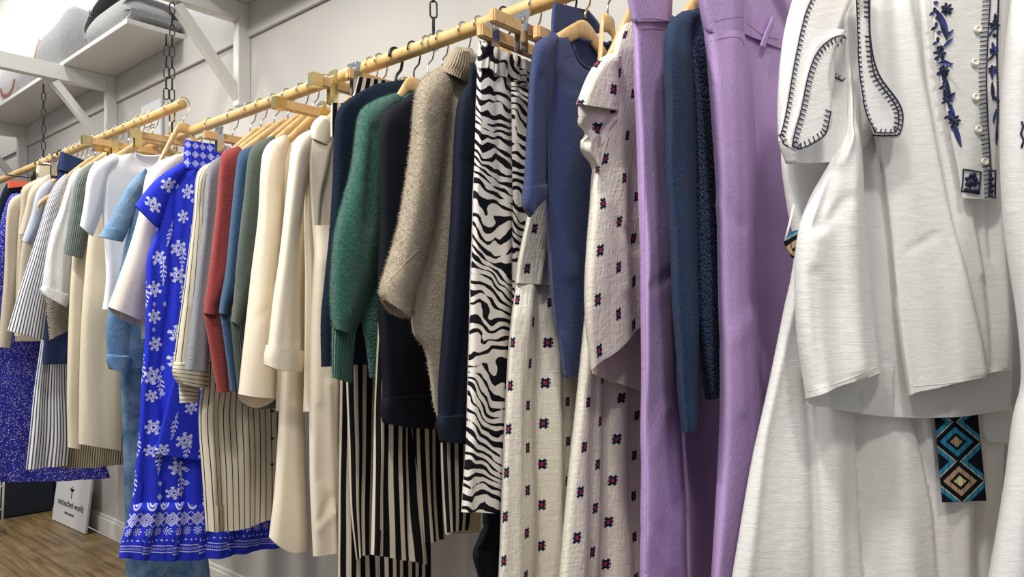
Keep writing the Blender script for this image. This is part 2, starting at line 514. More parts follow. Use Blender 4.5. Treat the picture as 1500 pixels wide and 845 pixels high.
# ------------------------------------------------------------------ setting
WALL = 1.495
DR = 1.2
ZR = CZ + .660                 # rail height
m = MT('wall_paint'); n1 = m.noise(2.2, detail=3); n2 = m.noise(90, detail=3)
wall_m = m.out(m.mix(n1 * .5, 'bdbbb7', 'b3b0ab'), .55, .4, 0, 0, n2, .0008, .3)
white_m = plain('white_paint', 'dddcd7', .35, 0, .5)
m = MT('oak_floor'); g = m.noise(3.0, m.vec(m.u * 1.2, m.v * 14), detail=6, rough=.65, dist=.6); g2 = m.noise(30, m.vec(m.u * .5, m.v * 9), detail=4)
floor_m = m.out(m.mix((g - .3) * 1.9, '4a3820', '9d855d'), .42, .45, 0, 0, g2, .0008, .4)
m = MT('pine_dowel'); g = m.noise(6, m.vec(m.u * 1.0, m.v * 6), detail=5, dist=.4); g2 = m.noise(14, m.ob, detail=3)
rail_m = m.out(m.mix(g2.step(.35, .75), 'dcbb80', 'c79d5c'), .38, .45, 0, 0, g2, .0004, .3)
m = MT('beech_wood'); sp = m.noise(26, m.ob, detail=4, dist=1.2)
beech_m = m.out(m.mix(sp.step(.3, .75), 'e0bd8a', 'c39a60'), .35, .5)
gold_m = plain('brass_plate', 'ead9a0', .25, 1.0, .5)
chrome_m = plain('chrome_wire', 'c9ccd0', .18, 1.0, .5)
black_m = plain('black_plastic', '17181b', .4, 0, .5)
chain_m = plain('black_iron', '2a2a2c', .45, .6, .5)

mb = MB(); mb.box((-9, WALL, 0), (1.6, WALL + .12, 3.3)); wall_o = struct(mb.build('wall_back', wall_m, smooth=False))
struct(MB().box((-9.12, -2.5, 0), (-9, WALL + .12, 3.3)).build('wall_left', wall_m, smooth=False))
mb = MB(); mb.box((-9, WALL - .016, 0), (1.6, WALL, .085), .004); mb.box((-9, WALL - .010, .085), (1.6, WALL, .10), .003)
struct(mb.build('baseboard_back', white_m, smooth=False))
# floor of oak boards
fl = bpy.data.objects.new('floor', None); COL.objects.link(fl); fl['kind'] = 'structure'
sub = MB().box((-9, -2.5, -.06), (1.6, WALL, -.014)).build('subfloor', plain('subfloor_dark', '2a1d12', .8), fl, False)
PLW, PLL = .16, 1.9
for i in range(15):
    for j in range(7):
        x0 = -9.0 + j * PLL + (i * .73 % PLL) - PLL * .4; y1 = WALL - .02 - i * PLW; x1 = x0 + PLL
        x0 = max(x0, -8.99); x1 = min(x1, 1.55)
        if x1 - x0 < .1 or y1 < -.3: continue
        V = []; g = .0015
        lo = (x0 + g, y1 - PLW + g, -.018); hi = (x1 - g, y1 - g, 0.0)
        b = MB().box(lo, hi)
        uv = [(v[0] * .7 + i * 3.7 + j * 1.3, v[1] + i * .9) for v in b.V]
        obj('plank', b.V, b.F, floor_m, fl, False, uv)

# wall shelving: boards on painted brackets
ZB = CZ + 1.231                # underside of the boards
BR = [-2.709, -4.013, -5.45]
def board(x0, x1, label, y0=1.248):
    o = MB().box((x0, y0, ZB), (x1, WALL - .002, ZB + .022), .002).build('shelf_board', white_m, smooth=False)
    tag(o, label, 'shelf')
board(BR[1] - .03, -3.235, 'white shelf board carrying the folded grey felt bag')
board(BR[2] - .03, BR[1] - .045, 'white shelf board at the left edge under the strapped felt bags')
board(BR[0] - .10, .6, 'high white shelf board above the near clothes rail')
blab = ['white timber shelf bracket nearest the camera, above the long wooden rail', 'white timber shelf bracket under the felt bags, with a chain on its arm',
        'white timber shelf bracket farthest left, half behind the shelf']
for x, lb in zip(BR, blab):
    t = thing('shelf_bracket', lb, 'bracket', (x, WALL, CZ + .83), 'white shelf brackets along the wall')
    MB().box((x - .022, WALL - .05, CZ + .83), (x + .022, WALL - .001, ZB - .001), .002).build('post', white_m, t, False)
    MB().box((x - .022, .90, ZB - .075), (x + .022, WALL - .05, ZB - .001), .002).build('arm', white_m, t, False)
    MB().bar((x, 1.215, ZB - .085), (x, WALL - .03, CZ + .855), .036, .036, (1, 0, 0)).build('brace', white_m, t, False)
# picture rail style batten under the boards
struct(MB().box((-9, WALL - .012, ZB - .13), (1.6, WALL - .0005, ZB - .001), .002).build('trim_1', wall_m, smooth=False))

# rails
def dowel(a, b, r, label):
    a = Vector(a); b = Vector(b); d = (b - a).normalized()
    mb = MB(); mb.tube([a, a + d * .0015, a + d * .003] + [a.lerp(b, k / 24) for k in range(1, 24)] + [b - d * .003, b - d * .0015, b], [r * .8, r * .96, r] + [r] * 23 + [r, r * .96, r * .8], 20)
    o = mb.build('clothes_rail', rail_m); autosmooth(o, 50)
    tag(o, label, 'rail', 'wooden hanging rails'); return o
RX0 = -2.907
dowel((RX0, DR, ZR), (.7, DR, ZR), .0165, 'long round pine rail with the near clothes, hung on black chains')
RA = at_y(268, 152, 1.17); RB = at_y(88, 227.6, 1.17)
def rail2(X):
    k = (X - RA[0]) / (RB[0] - RA[0]); return RA + (RB - RA) * k
dowel(RA, rail2(-5.6), .0165, 'round pine rail with the far clothes, its cut end showing')

# chains
def link_mesh():
    L, Wd, r = .045, .021, .0022
    pts = []
    for k in range(16):
        t = 2*PI*k/16; c, s_ = math.cos(t), math.sin(t)
        pts.append((0, c * (Wd/2 - r), s_ * (Wd/2 - r) + (L/2 - Wd/2) * (1 if s_ > 0 else -1)))
    mb = MB().tube(pts, r, 6, closed=True)
    me = bpy.data.meshes.new('chain_link'); me.from_pydata(mb.V, [], mb.F); me.polygons.foreach_set('use_smooth', [True] * len(me.polygons))
    me.materials.append(chain_m); return me
LINK = link_mesh()
def chain(p0, ztop, label, hook=True, step=.039, tail=None):
    t = thing('hanging_chain', label, 'chain', p0, 'black chains holding the rails')
    n = int((ztop - p0[2]) / step)
    for i in range(n):
        o = bpy.data.objects.new('chain_link', LINK); COL.objects.link(o); o.parent = t
        o.location = (0, 0, .022 + i * step); o.rotation_euler = (0, 0, (0.35 if i % 2 else 0.35 + PI/2) - .9)
    if tail:
        for i in range(tail):
            o = bpy.data.objects.new('chain_link', LINK); COL.objects.link(o); o.parent = t
            o.location = (-.012, -.016, (ztop - p0[2]) - .14 - i * step); o.rotation_euler = (0, 0, (0.35 if i % 2 else 0.35 + PI/2) - .9)
    if hook:
        z = ztop - p0[2]
        q = [(p0[0], p0[1] + .010 * math.cos(a), ztop - .012 + .013 * math.sin(a)) for a in np.linspace(-2.4, 1.6, 12)] + [(p0[0], p0[1], ztop + .03)]
        MB().tube(q, .0018, 6).build('screw_hook', chrome_m, t)
        ring = [(p0[0], p0[1] + .0195 * math.cos(a), p0[2] - .0175 + .0195 * math.sin(a)) for a in np.linspace(0, 2*PI, 20)[:-1]]
        MB().tube(ring, .0016, 6, closed=True).build('rail_ring', chrome_m, t)
    return t
chain((BR[0], DR, ZR + .018), ZB - .076, 'doubled black chain holding the far end of the near rail', tail=6)
pB = rail2(BR[1]); chain((BR[1], pB[1], pB[2] + .018), ZB - .076, 'single black chain holding the far rail under the felt bags')
xc = at_y(635, 50, DR)[0]; chain((xc, DR, ZR + .018), ZB - .001, 'single black chain above the beige roll-neck jumper')

# notice on the wall
o1 = at_y(206, 155, WALL - .012); o2 = at_y(237, 207, WALL - .012)
t = thing('wall_notice', 'small white printed notice fixed to the wall behind the rails', 'notice', (o1[0], WALL, o2[2]))
MB().box((o1[0], WALL - .012, o2[2]), (o2[0], WALL - .002, o1[2]), .001).build('frame', plain('notice_frame', 'b9bcc2', .3), t, False)
MB().box((o1[0] + .008, WALL - .0135, o2[2] + .008), (o2[0] - .008, WALL - .011, o1[2] - .008)).build('paper', plain('notice_paper', 'd7d9de', .6), t, False)
mb = MB(); hh = o1[2] - o2[2]; ww = o2[0] - o1[0]
for k, (a, b, f) in enumerate(((.25, .7, .30), (.2, .75, .36), (.3, .62, .42), (.25, .7, .55), (.3, .7, .61))):
    mb.box((o1[0] + ww * a, WALL - .0142, o1[2] - hh * f - .004), (o1[0] + ww * b, WALL - .0134, o1[2] - hh * f))
mb.build('print_lines', plain('notice_ink', '4a4c52', .6), t, False)['kind'] = 'stuff'

# leaning sign on the floor
def text_part(txt, size, mat, parent, origin, right, up, nrm, lift):
    cu = bpy.data.curves.new('lettering', 'FONT'); cu.body = txt; cu.size = size; cu.align_x = 'CENTER'; cu.align_y = 'CENTER'; cu.extrude = .0004
    tmp = bpy.data.objects.new('lettering', cu); COL.objects.link(tmp)
    dg = bpy.context.evaluated_depsgraph_get(); me = bpy.data.meshes.new_from_object(tmp.evaluated_get(dg))
    V = [Vector(origin) + Vector(right) * v.co.x + Vector(up) * v.co.y + Vector(nrm) * (v.co.z + lift) for v in me.vertices]
    F = [p.vertices[:] for p in me.polygons]
    bpy.data.objects.remove(tmp); bpy.data.curves.remove(cu); bpy.data.meshes.remove(me)
    return obj('lettering', [v[:] for v in V], F, mat, parent, False)
sA = at_z(76, 760, .004); sB = at_z(124, 782, .004)
sA = np.array(sA); sB = np.array(sB)
r_ = Vector(sB - sA); sw = r_.length; r_.normalize()
nh = Vector((r_.y, -r_.x, 0)); nh = nh if nh.dot(Vector((0, -1, 0))) + nh.x * .3 > 0 else -nh
lean = math.radians(7); up = (Vector((0, 0, 1)) * math.cos(lean) - nh * math.sin(lean)); nn = (nh * math.cos(lean) + Vector((0, 0, 1)) * math.sin(lean))
sh = .36
t = thing('floor_sign', 'white board sign with black lettering leaning on the wall by the floor', 'sign', tuple(sA))
A_ = Vector(sA); Vs = []
for d in (0, -.012):
    for i, j in ((0, 0), (1, 0), (1, 1), (0, 1)):
        Vs.append((A_ + r_ * (sw * i) + up * (sh * j) + nn * d)[:])
obj('board', Vs, [(0,1,2,3),(7,6,5,4),(0,4,5,1),(1,5,6,2),(2,6,7,3),(3,7,4,0)], plain('sign_board_white', 'e4e4e4', .4), t, False)
ink = plain('sign_ink', '101114', .6)
oc = A_ + r_ * (sw * .5) + up * (sh * .31)
text_part('untouched world', .050, ink, t, oc, r_, up, nn, .001)
text_part('NEW ZEALAND', .018, ink, t, oc - up * .05, r_, up, nn, .001)
ec = oc + up * .075
mb = MB()
def flat(pts, lift=.0012):
    V = [(ec + r_ * x + up * y + nn * lift)[:] for x, y in pts] + [(ec + r_ * x + up * y)[:] for x, y in pts]
    n = len(pts); mb.add(V, [tuple(range(n))] + [(i, (i+1) % n, n + (i+1) % n, n + i) for i in range(n)])
flat([(-.032, .014), (-.016, .010), (0, .009), (.016, .010), (.032, .014), (.022, .002), (.010, -.005), (0, -.007), (-.010, -.005), (-.022, .002)])
flat([(-.004, -.006), (.004, -.006), (.006, -.040), (-.005, -.040)])
flat([(-.003, .009), (.003, .009), (.002, .024), (-.002, .024)])
mb.build('emblem', ink, t, False)

# white wire rack at the left edge
t = thing('wire_rack', 'white wire rack leg at the left edge on the floor', 'rack', tuple(at_z(0, 790, .0)))
wp = []
for a, b in (((14, 690), (3, 778)), ((9, 690), (-3, 782)), ((-12, 690), (-24, 790))):
    p = at_z(b[0], b[1], .003); q = np.array([p[0] - .02, p[1] + .015, .34])
    MB().tube([p, (p + q) / 2, q], .005, 8).build('leg', white_m, t)
    wp.append((p, q))
for f in (.35, .7, .98):
    MB().tube([wp[0][0] + (wp[0][1] - wp[0][0]) * f, wp[1][0] + (wp[1][1] - wp[1][0]) * f, wp[2][0] + (wp[2][1] - wp[2][0]) * f], .0035, 6).build('cross_wire', white_m, t)
# dark box put in to stand for the deep shade along the wall foot
t = thing('shade_box', 'dark navy box standing in for deep shade by the wall', 'box', (-5.4, 1.35, 0))
shade_box_m = plain('shade_navy', '141c28', .7)
MB().box((-6.2, 1.20, .0), (-4.87, WALL - .02, .36), .01).build('body', shade_box_m, t, False)
MB().box((-6.21, 1.19, .36), (-4.86, WALL - .018, .40), .008).build('lid', shade_box_m, t, False)

# felt bags on the shelf
def felt(name, c, wr=1.0):
    m = MT(name); f = m.noise(130, m.ob, detail=5, rough=.8); f2 = m.noise(45, m.ob, detail=3)
    return m.out(m.mix(f.step(.32, .68), tuple(x * .72 for x in c), c), .95, .1, 0, .3, f + f2 * .5, .003, .8)
felt_m = felt('grey_felt', (.66, .66, .67)); felt2_m = felt('light_grey_felt', (.74, .74, .74))
leather = plain('tan_leather', '8a5636', .5)
def felt_bag(name, label, c, sx, sy, h, mat, rim_dip, seed, parent_loc=None, rot=0.0):
    t = thing(name, label, 'bag', c, 'grey felt bags on the shelf')
    nu, nv = 48, 14; V = []; F = []
    rg = random.Random(seed); ph = rg.uniform(0, 6)
    def pt(a, v, inset=0.0):
        ca, sa = math.cos(a), math.sin(a); p = .45
        bul = (.80 + .28 * math.sin(PI * min(1, v * .75 + .12))) * (1 + .03 * math.sin(3*a + ph + 2*v))
        x = (sx/2 - inset) * bul * (abs(ca) ** p) * (1 if ca > 0 else -1); y = (sy/2 - inset) * bul * (abs(sa) ** p) * (1 if sa > 0 else -1)
        z = v * (h - rim_dip * (.5 + .5 * math.cos(2*a + ph)) * v)
        cr, sr = math.cos(rot), math.sin(rot)
        return (c[0] + x*cr - y*sr, c[1] + x*sr + y*cr, c[2] + z)
    prof = [(v / (nv - 1), 0.0) for v in range(nv)] + [(1.0, .008), (.6, .008), (.15, .008)]
    for v, ins in prof:
        for k in range(nu): V.append(pt(2*PI*k/nu, v, ins))
    for i in range(len(prof) - 1):
        for k in range(nu): F.append((i*nu+k, i*nu+(k+1) % nu, (i+1)*nu+(k+1) % nu, (i+1)*nu+k))
    F.append(tuple(range(nu))[::-1]); F.append(tuple((len(prof)-1)*nu + k for k in range(nu)))
    obj('body', V, F, mat, t); return t, pt
ZS = ZB + .022
t1, pt1 = felt_bag('felt_bag', 'folded grey felt bag with rolled opening at the end of the shelf', (-3.52, 1.37, ZS), .48, .22, .12, felt2_m, .0, 3)
# the rolled-over flap: a thick spiral of felt lying on top
def scroll(t, y0, y1, prof, th, mat, name):
    V = []; F = []
    P = np.array(prof, float); K = knots(P); P = curve(P, np.linspace(0, 1, 48), K)
    d = np.gradient(P, axis=0); nrm = np.stack([-d[:, 1], d[:, 0]], 1); nrm /= np.linalg.norm(nrm, axis=1)[:, None]
    loop = np.concatenate([P + nrm * th/2, (P - nrm * th/2)[::-1]]); n = len(loop)
    for y in np.linspace(y0, y1, 8):
        k = 1 - .06 * ((y - y0) / (y1 - y0) * 2 - 1) ** 2
        for x, z in loop: V.append((x, y, (z - ZS) * k + ZS))
    for i in range(7):
        for k in range(n): F.append((i*n+k, i*n+(k+1) % n, (i+1)*n+(k+1) % n, (i+1)*n+k))
    F.append(tuple(range(n))[::-1]); F.append(tuple(7*n + k for k in range(n)))
    return autosmooth(obj(name, V, F, mat, t), 50)
scroll(t1, 1.265, 1.475, [(-3.76, ZS+.05), (-3.78, ZS+.10), (-3.70, ZS+.16), (-3.55, ZS+.20), (-3.40, ZS+.165), (-3.30, ZS+.135), (-3.27, ZS+.115), (-3.31, ZS+.098), (-3.37, ZS+.092), (-3.40, ZS+.076), (-3.36, ZS+.062), (-3.30, ZS+.064), (-3.245, ZS+.050), (-3.25, ZS+.026), (-3.33, ZS+.020)], .009, felt_m, 'rolled_flap')
hk = [(-4.36 + .001*i, 1.858, ZS + .19 - .0) for i in range(1)]
MB().tube([(-3.68 + .022*(1 - math.cos(a)), 1.258, ZS + .15 - .028*math.sin(a)) for a in np.linspace(-.4, PI + .3, 16)], .0022, 6).build('wire_handle', chain_m, t1)
t2, pt2 = felt_bag('felt_bag', 'tall grey felt bag with a tan leather strap beside the folded one', (-4.27, 1.375, ZS), .50, .22, .30, felt_m, .09, 5)
V = []; F = []
pts = [pt2(2*PI*.60 , v, -.004) for v in np.linspace(.95, .05, 12)]
mb = MB()
for i in range(11): mb.bar(pts[i], pts[i+1], .035, .004, (0, -1, 0))
mb.build('strap', leather, t2, False)
t3, pt3 = felt_bag('felt_bag', 'grey felt bag with a tan handle at the left edge of the shelf', (-4.93, 1.375, ZS - .0), .46, .22, .24, felt2_m, .03, 8)
pts = [(-4.90 + .13 * math.cos(a), 1.25, ZS + .09 + .08 * math.sin(a)) for a in np.linspace(PI * 1.05, PI * 1.95, 16)]
mb = MB()
for i in range(15): mb.bar(pts[i], pts[i+1], .022, .004, (0, -1, 0))
mb.build('handle', leather, t3, False)

# ------------------------------------------------------------------ hangers
def hook_pts(X, yc, zr, zb):
    R = .0205
    pts = [(X, yc, zb), (X, yc, zr - .052), (X, yc + .004, zr - .044), (X, yc + .016, zr - .030), (X, yc + R, zr - .012)]
    pts += [(X, yc + R * math.cos(a), zr + R * math.sin(a)) for a in np.linspace(-.1, PI + .25, 14)]
    return pts
HG = 'hangers on the wooden rails'
def rail_at(X, far): 
    if far: q = rail2(X); return q[1], q[2]
    return DR, ZR
def wood_hanger(X, label, far=False, hook=None, arm=.183, drop=0.0, mat=None, th=.017):
    yc, zr = rail_at(X, far)
    t = thing('wooden_hanger' if mat is None else 'plastic_hanger', label, 'hanger', (X, yc, zr - .1), HG)
    pr = np.array([(0, .085), (.025, .093), (.06, .121), (.10, .156), (.15, .200), (arm, .232)]); pr[:, 1] += drop
    if SH['p'] is not None:                                      # follows the shoulder line of the garment it carries
        pr = [(0, .080), (.018, .083)]
        for q_ in SH['p']:
            dy, dz = yc - q_[1], zr - q_[2] + .020
            if dy > pr[-1][0] + .012: pr.append((dy, max(dz, pr[-1][1] + .006)))
        if len(pr) < 3: pr.append((.15, .20))
        while len(pr) > 3 and (pr[-1][1] - pr[-2][1]) > 1.3 * (pr[-1][0] - pr[-2][0]): pr.pop()
        e_ = pr[-1]; pr[-1] = (e_[0] - .012, e_[1]); pr = np.array(pr)
    q = curve(pr, np.linspace(0, 1, 18), knots(pr))
    V = []; n = 10
    line = [(-y, z) for y, z in q[::-1]] + [(y, z) for y, z in q[1:]]
    m_ = len(line)
    for i, (y, z) in enumerate(line):
        f = abs(i - (m_ - 1) / 2) / ((m_ - 1) / 2); hgt = .019 - .006 * f; wd = th * (.55 + .5 * f)
        if i in (0, m_ - 1): hgt *= .5; wd *= .6
        for k in range(n):
            a = 2*PI*k/n; V.append((X + wd/2 * math.cos(a), yc + y, zr - z + hgt * math.sin(a) - .004))
    F = [(i*n+k, i*n+(k+1) % n, (i+1)*n+(k+1) % n, (i+1)*n+k) for i in range(m_-1) for k in range(n)]
    F += [tuple(range(n))[::-1], tuple((m_-1)*n+k for k in range(n))]
    obj('shoulder_bar', V, F, mat or beech_m, t)
    MB().tube(hook_pts(X, yc, zr, zr - .08 - drop), .0022 if mat is None else .004, 7).build('hook', hook or chrome_m, t)
    return t
def clip_hanger(X, label, far=False, bar='wood', metal=None, dy=(-.11, .11), zb=.11, half=.11, cliplen=.045, sh=0.0, caps=True):
    metal = metal or gold_m
    yc, zr = rail_at(X, far); yb = yc + sh
    t = thing('clip_hanger', label, 'hanger', (X, yc, zr - .1), HG)
    z = zr - zb
    if bar == 'wood':
        MB().box((X - .008, yb - half, z - .013), (X + .008, yb + half, z + .013), .003).build('bar', beech_m, t, False)
    else:
        MB().tube([(X, yb - half, z), (X, yb + half, z)], .0035, 8).build('bar', metal, t)
    MB().tube(hook_pts(X, yc, zr, z), .0022, 7).build('hook', metal, t)
    if caps and bar == 'wood' and metal is gold_m:
        for s_ in (-1, 1):
            y = yb + s_ * half
            MB().box((X - .0105, y - .028, z - .0155), (X + .0105, y + .002, z + .0155), .001).build('end_cap', metal, t, False)
    for d in dy:
        y = yb + d; c = MB()
        c.box((X + .006, y - .011, z - cliplen), (X + .0085, y + .011, z + .012), .0006)
        c.box((X - .0085, y - .011, z - cliplen), (X - .006, y + .011, z + .012), .0006)
        c.tube([(X - .010, y, z + .018), (X + .010, y, z + .018)], .004, 8)
        c.bar((X + .006, y, z + .012), (X + .014, y, z + .032), .02, .0018, (0, 1, 0)); c.bar((X - .006, y, z + .012), (X - .014, y, z + .032), .02, .0018, (0, 1, 0))
        c.build('clip', metal, t, False)
    return t
# ------------------------------------------------------------------ fabrics
def stripes(axis, period, duty, c, soft=.10, shift=0.0):
    def f(m, base):
        x = ((m.u if axis == 'u' else m.v) / period + shift).frac()
        d = (x - .5).abs()
        return m.mix((d * -1).step(-duty / 2 - soft / 2, -duty / 2 + soft / 2), base, c)
    return f
def motif(m, base):
    cw, ch = .098, .118
    cu = m.u / cw; col = cu.floor(); vv = m.v / ch + col.mod(2) * .5 + (col * 12.7).sin() * .12
    lx = (cu.frac() - .5) * cw; ly = (vv.frac() - .5) * ch
    ax, ay = lx.abs(), ly.abs()
    core = (ax < .0095) * (ay < .0085)
    bars = ((ax - .0065).abs() < .0026) * (ay < .0155)
    feet = ((ay - .0098).abs() < .0022) * (ax < .0128)
    side = ((ax - .0115).abs() < .0016) * (ay < .0045)
    navy = core.mx(bars).mx(feet).mx(side)
    red = (ax < .0038) * (ay < .0052)
    c = m.mix(navy, base, '1d2340')
    return m.mix(red, c, 'b02f3e')
def zebra(m, base):
    w = m.noise(4.0, m.uv, detail=2, rough=.5); w2 = m.noise(14, m.uv, detail=1)
    jag = m.noise(170, m.vec(m.u, m.v * .25), detail=2, rough=.7)
    ph = m.v * 205 + m.u * 75 + (w - .5) * 58 + (w2 - .5) * 9
    th = (m.noise(15, m.vec(m.u * .8, m.v * 1.5), detail=1) - .5) * 4.2 + .22 + (jag - .5) * .8
    return m.mix((ph.sin() - th).step(-.04, .10), base, '16161d')
def ditsy(m, base):
    d = m.voro(95, m.uv); d2 = m.voro(165, m.uv)
    a = (d * -1).step(-.30, -.20); b = (d2 * -1).step(-.20, -.12)
    return m.mix(a.mx(b), base, 'dcd8e6')
def hash01(a, b): return ((a * 12.9898 + b * 78.233).sin() * 437.58).frac()
def flake(m, cw, ch, size, keep=.7, du=0.0, seed=0.0):
    cu = (m.u + du) / cw; cv0 = m.v / ch + (cu.floor()).mod(2) * .5
    i, j = cu.floor(), cv0.floor(); h = hash01(i + seed, j); h2 = hash01(j + seed, i + 5)
    x = (cu.frac() - .5) * cw + (h - .5) * (cw * .25); y = (cv0.frac() - .5) * ch + (h2 - .5) * (ch * .3)
    size = size * .75 + h2 * (size * .4)
    r = (x * x + y * y).sqrt() / size; t = y.at2(x) + h * .5
    arm = ((t * 3).sin().abs() * r < .15) * (r < 1.0) * (r > .2)
    tips = ((t * 6).cos() > .1) * ((r - .78).abs() < .20)
    ring = ((r - .26).abs() < .085)
    leaf = ((t * 6 + 3.14159).cos() > .2) * ((r - .5).abs() < .10)
    return arm.mx(tips).mx(ring).mx(leaf) * (h < keep)
def sprig(m, base):
    a = flake(m, .10, .125, .037, .72)
    # upright leafy sprays
    cw, ch = .088, .17
    cu = (m.u + .045) / cw; cv = m.v / ch + cu.floor().mod(2) * .37; h = hash01(cu.floor() + 3, cv.floor() + 11)
    x = (cu.frac() - .5) * cw; y = (cv.frac() - .5) * ch; ax = x.abs()
    wob = (y * 120).sin() * .0015
    stem = ((x - wob).abs() < .0016) * (y.abs() < .062)
    lf = ((y * (2*PI/.020) + ax * 260).sin() > .25) * (ax < (.062 - y.abs()) * .28) * (ax > .0035)
    spray = stem.mx(lf) * (h < .62)
    cu = (m.u + .03) / .05; cv = (m.v + .02) / .058; h = hash01(cu.floor() + 7, cv.floor() + 3)
    x = ((cu.frac() - .5) * .05).abs(); y = ((cv.frac() - .5) * .058).abs()
    d = x * 1.3 + y
    b = (((d - .010).abs() < .0022).mx(d < .004)) * (h < .22)
    return m.mix(a.mx(b).mx(spray), base, 'd4d8f4')
def lattice(m, base):
    x = (((m.u / .036).frac() - .5) * .036).abs(); y = (((m.v / .040).frac() - .5) * .040).abs()
    d = x + y
    k = ((d - .014).abs() < .0022).mx(d < .005).mx((d - .0075).abs() < .0013)
    return m.mix(k, base, 'cdd0f0')
def border(m, base):
    y = m.v * -1                       # distance below the gathered seam
    x = ((m.u / .070).frac() - .5) * .070; ax = x.abs()
    arch_r = ((x * x) * 1.4 + (y - .008) * (y - .008) * .45).sqrt()
    arches = (((arch_r - .024).abs() < .0034).mx((arch_r - .013).abs() < .0030)) * (y > .004) * (y < .050)
    x2 = (((m.u / .062).frac() - .5) * .062).abs(); y2 = (y - .088).abs()
    d = x2 + y2
    lat = (((d - .029).abs() < .0036).mx((d - .019).abs() < .0030).mx((d - .009).abs() < .0030)).mx(((x2 - y2).abs() < .0026) * (d > .030)) * (y2 < .030)
    x3 = ((m.u / .046).frac() - .5) * .046; y3 = y - .140; r = (x3 * x3 + y3 * y3).sqrt(); t = y3.at2(x3)
    flo = ((t * 4).sin().abs() * r < .0045) * (r < .018) * (r > .003)
    flo = flo.mx(((t * 8).cos() > .2) * ((r - .014).abs() < .003))
    x4 = (((m.u / .022).frac() - .5) * .022).abs(); y4 = (y - .176).abs()
    dots = (x4 + y4 * 1.4) < .0055
    l1 = ((y - .196).abs() < .0016).mx((y - .217).abs() < .0016)
    tiny = (((m.u / .006).frac() - .5).abs() < .26) * ((y - .207).abs() < .0040) * ((((y - .203) / .004).frac() - .5).abs() < .3)
    return m.mix(arches.mx(lat).mx(flo).mx(dots).mx(l1).mx(tiny), base, 'cdd0f0')
def woven_belt(m, base):
    H = .088
    y = ((m.v / H).frac() - .5) * H; ay = y.abs(); x = (m.u - .049).abs()
    d = x * .80 + ay
    alt = (m.v / H).floor().mod(2)
    c = m.mix((d > .050), base, '2b7fa6')
    c = m.mix((d > .062), c, '11161f')
    c = m.mix(((d - .040).abs() < .0065), c, '11161f')
    c = m.mix((d < .0335), c, m.mix(alt, '2f86ad', 'a98d74'))
    c = m.mix((d < .0205), c, '141a24')
    c = m.mix((d < .0125), c, m.mix(alt, 'b09a83', 'cfc79a'))
    ln = (((m.u / .0165).frac() - .5).abs() < .05)
    return m.mix(ln * .8, c, '11161f')
def jeans_fade(m, base):
    n = m.noise(9, m.ob, detail=5, rough=.65)
    return m.mix(n.step(.36, .75), base, '86a3c0')
f_white = cloth('white_cotton', 'f3f2f0', 'linen', sheen=0, transl=.18, wr=.7, fleck=.03)
f_white2 = cloth('white_voile', 'f0f0ef', 'linen', sheen=0, transl=.30, wr=.8, fleck=.03)
f_lilac = cloth('lilac_denim', 'b99dcf', 'denim', wr=.55, fleck=.05)
f_navyk = cloth('navy_moss_knit', '233a5e', 'moss', sheen=.12, fleck=.6)
f_navys = cloth('navy_knit', '223656', 'fuzzy', sheen=.08, fleck=.4)
f_motif = cloth('cream_motif_crepe', 'e9e3d6', 'crinkle', motif, transl=.12, wr=.9, fleck=.03)
f_cream_in = cloth('cream_crepe', 'e2d8c8', 'linen', transl=.1, wr=.8, fleck=.03)
f_peri = cloth('periwinkle_knit', '38446f', 'knit', sheen=.12, fleck=.07)
f_zebra = cloth('zebra_satin', 'e6e1da', 'plain', zebra, rough=.6, wr=.5, fleck=.03)
f_ink = cloth('ink_navy_crepe', '1d2230', 'plain', rough=.85, wr=.6, fleck=.10)
f_beige = cloth('beige_wool', 'c4b6a1', 'fuzzy', sheen=.25, fleck=.32, wr=.5)
f_beiger = cloth('beige_rib', 'ac9c85', 'rib', sheen=.3, fleck=.15)
f_black = cloth('black_jersey', '171a22', 'plain', rough=.8, wr=.5, fleck=.12)
f_green = cloth('green_mohair', '2e6a5d', 'moss', sheen=.35, fleck=.45)
f_greens = cloth('green_mohair_sleeve', '2c685b', 'fuzzy', sheen=.35, fleck=.35)
f_greenr = cloth('green_rib', '215a4b', 'rib', sheen=.3, fleck=.25)
f_navyd = cloth('dark_navy_wool', '1b2738', 'fuzzy', sheen=.0, fleck=.3)
f_bws = cloth('black_cream_stripe', 'd9cfbd', 'plain', stripes('u', .0375, .56, '14141a', .05), wr=.4, fleck=.03)
f_ivory = cloth('ivory_crepe', 'ece1cd', 'plain', rough=.7, wr=.45, fleck=.02)
f_ivoryin = cloth('ivory_lining', 'e9d3a6', 'plain', rough=.6, wr=.3, fleck=.02)
f_gg = cloth('grey_green_knit', '5c665f', 'knit', sheen=.15, fleck=.14)
f_ggr = cloth('grey_green_rib', '58625b', 'rib', fleck=.15)
f_blu = cloth('slate_blue_knit', '3f5f80', 'knit', sheen=.15, fleck=.14)
f_bur = cloth('brick_red_knit', 'a54a49', 'knit', sheen=.15, fleck=.12)
f_grey = cloth('grey_marl_jersey', '9c9fa8', 'knit', fleck=.10)
f_shirt = cloth('cream_black_pinstripe', 'e3dac4', 'plain', stripes('u', .0215, .16, '23242c', .06), wr=.4, fleck=.03)
f_shirth = cloth('cream_black_cross_stripe', 'e3dac4', 'plain', stripes('v', .0175, .16, '23242c', .06), wr=.4, fleck=.03)
f_sprig = cloth('blue_sprig_viscose', '2c3ad0', 'plain', sprig, rough=.7, wr=.6, fleck=.03)
f_latt = cloth('blue_lattice_viscose', '2c3ad0', 'plain', lattice, rough=.7, wr=.6, fleck=.03)
f_bord = cloth('blue_border_print', '2c3ad0', 'plain', border, rough=.7, wr=.5, fleck=.03)
f_greige = cloth('greige_cotton', 'd8cfc6', 'linen', wr=.5, fleck=.05)
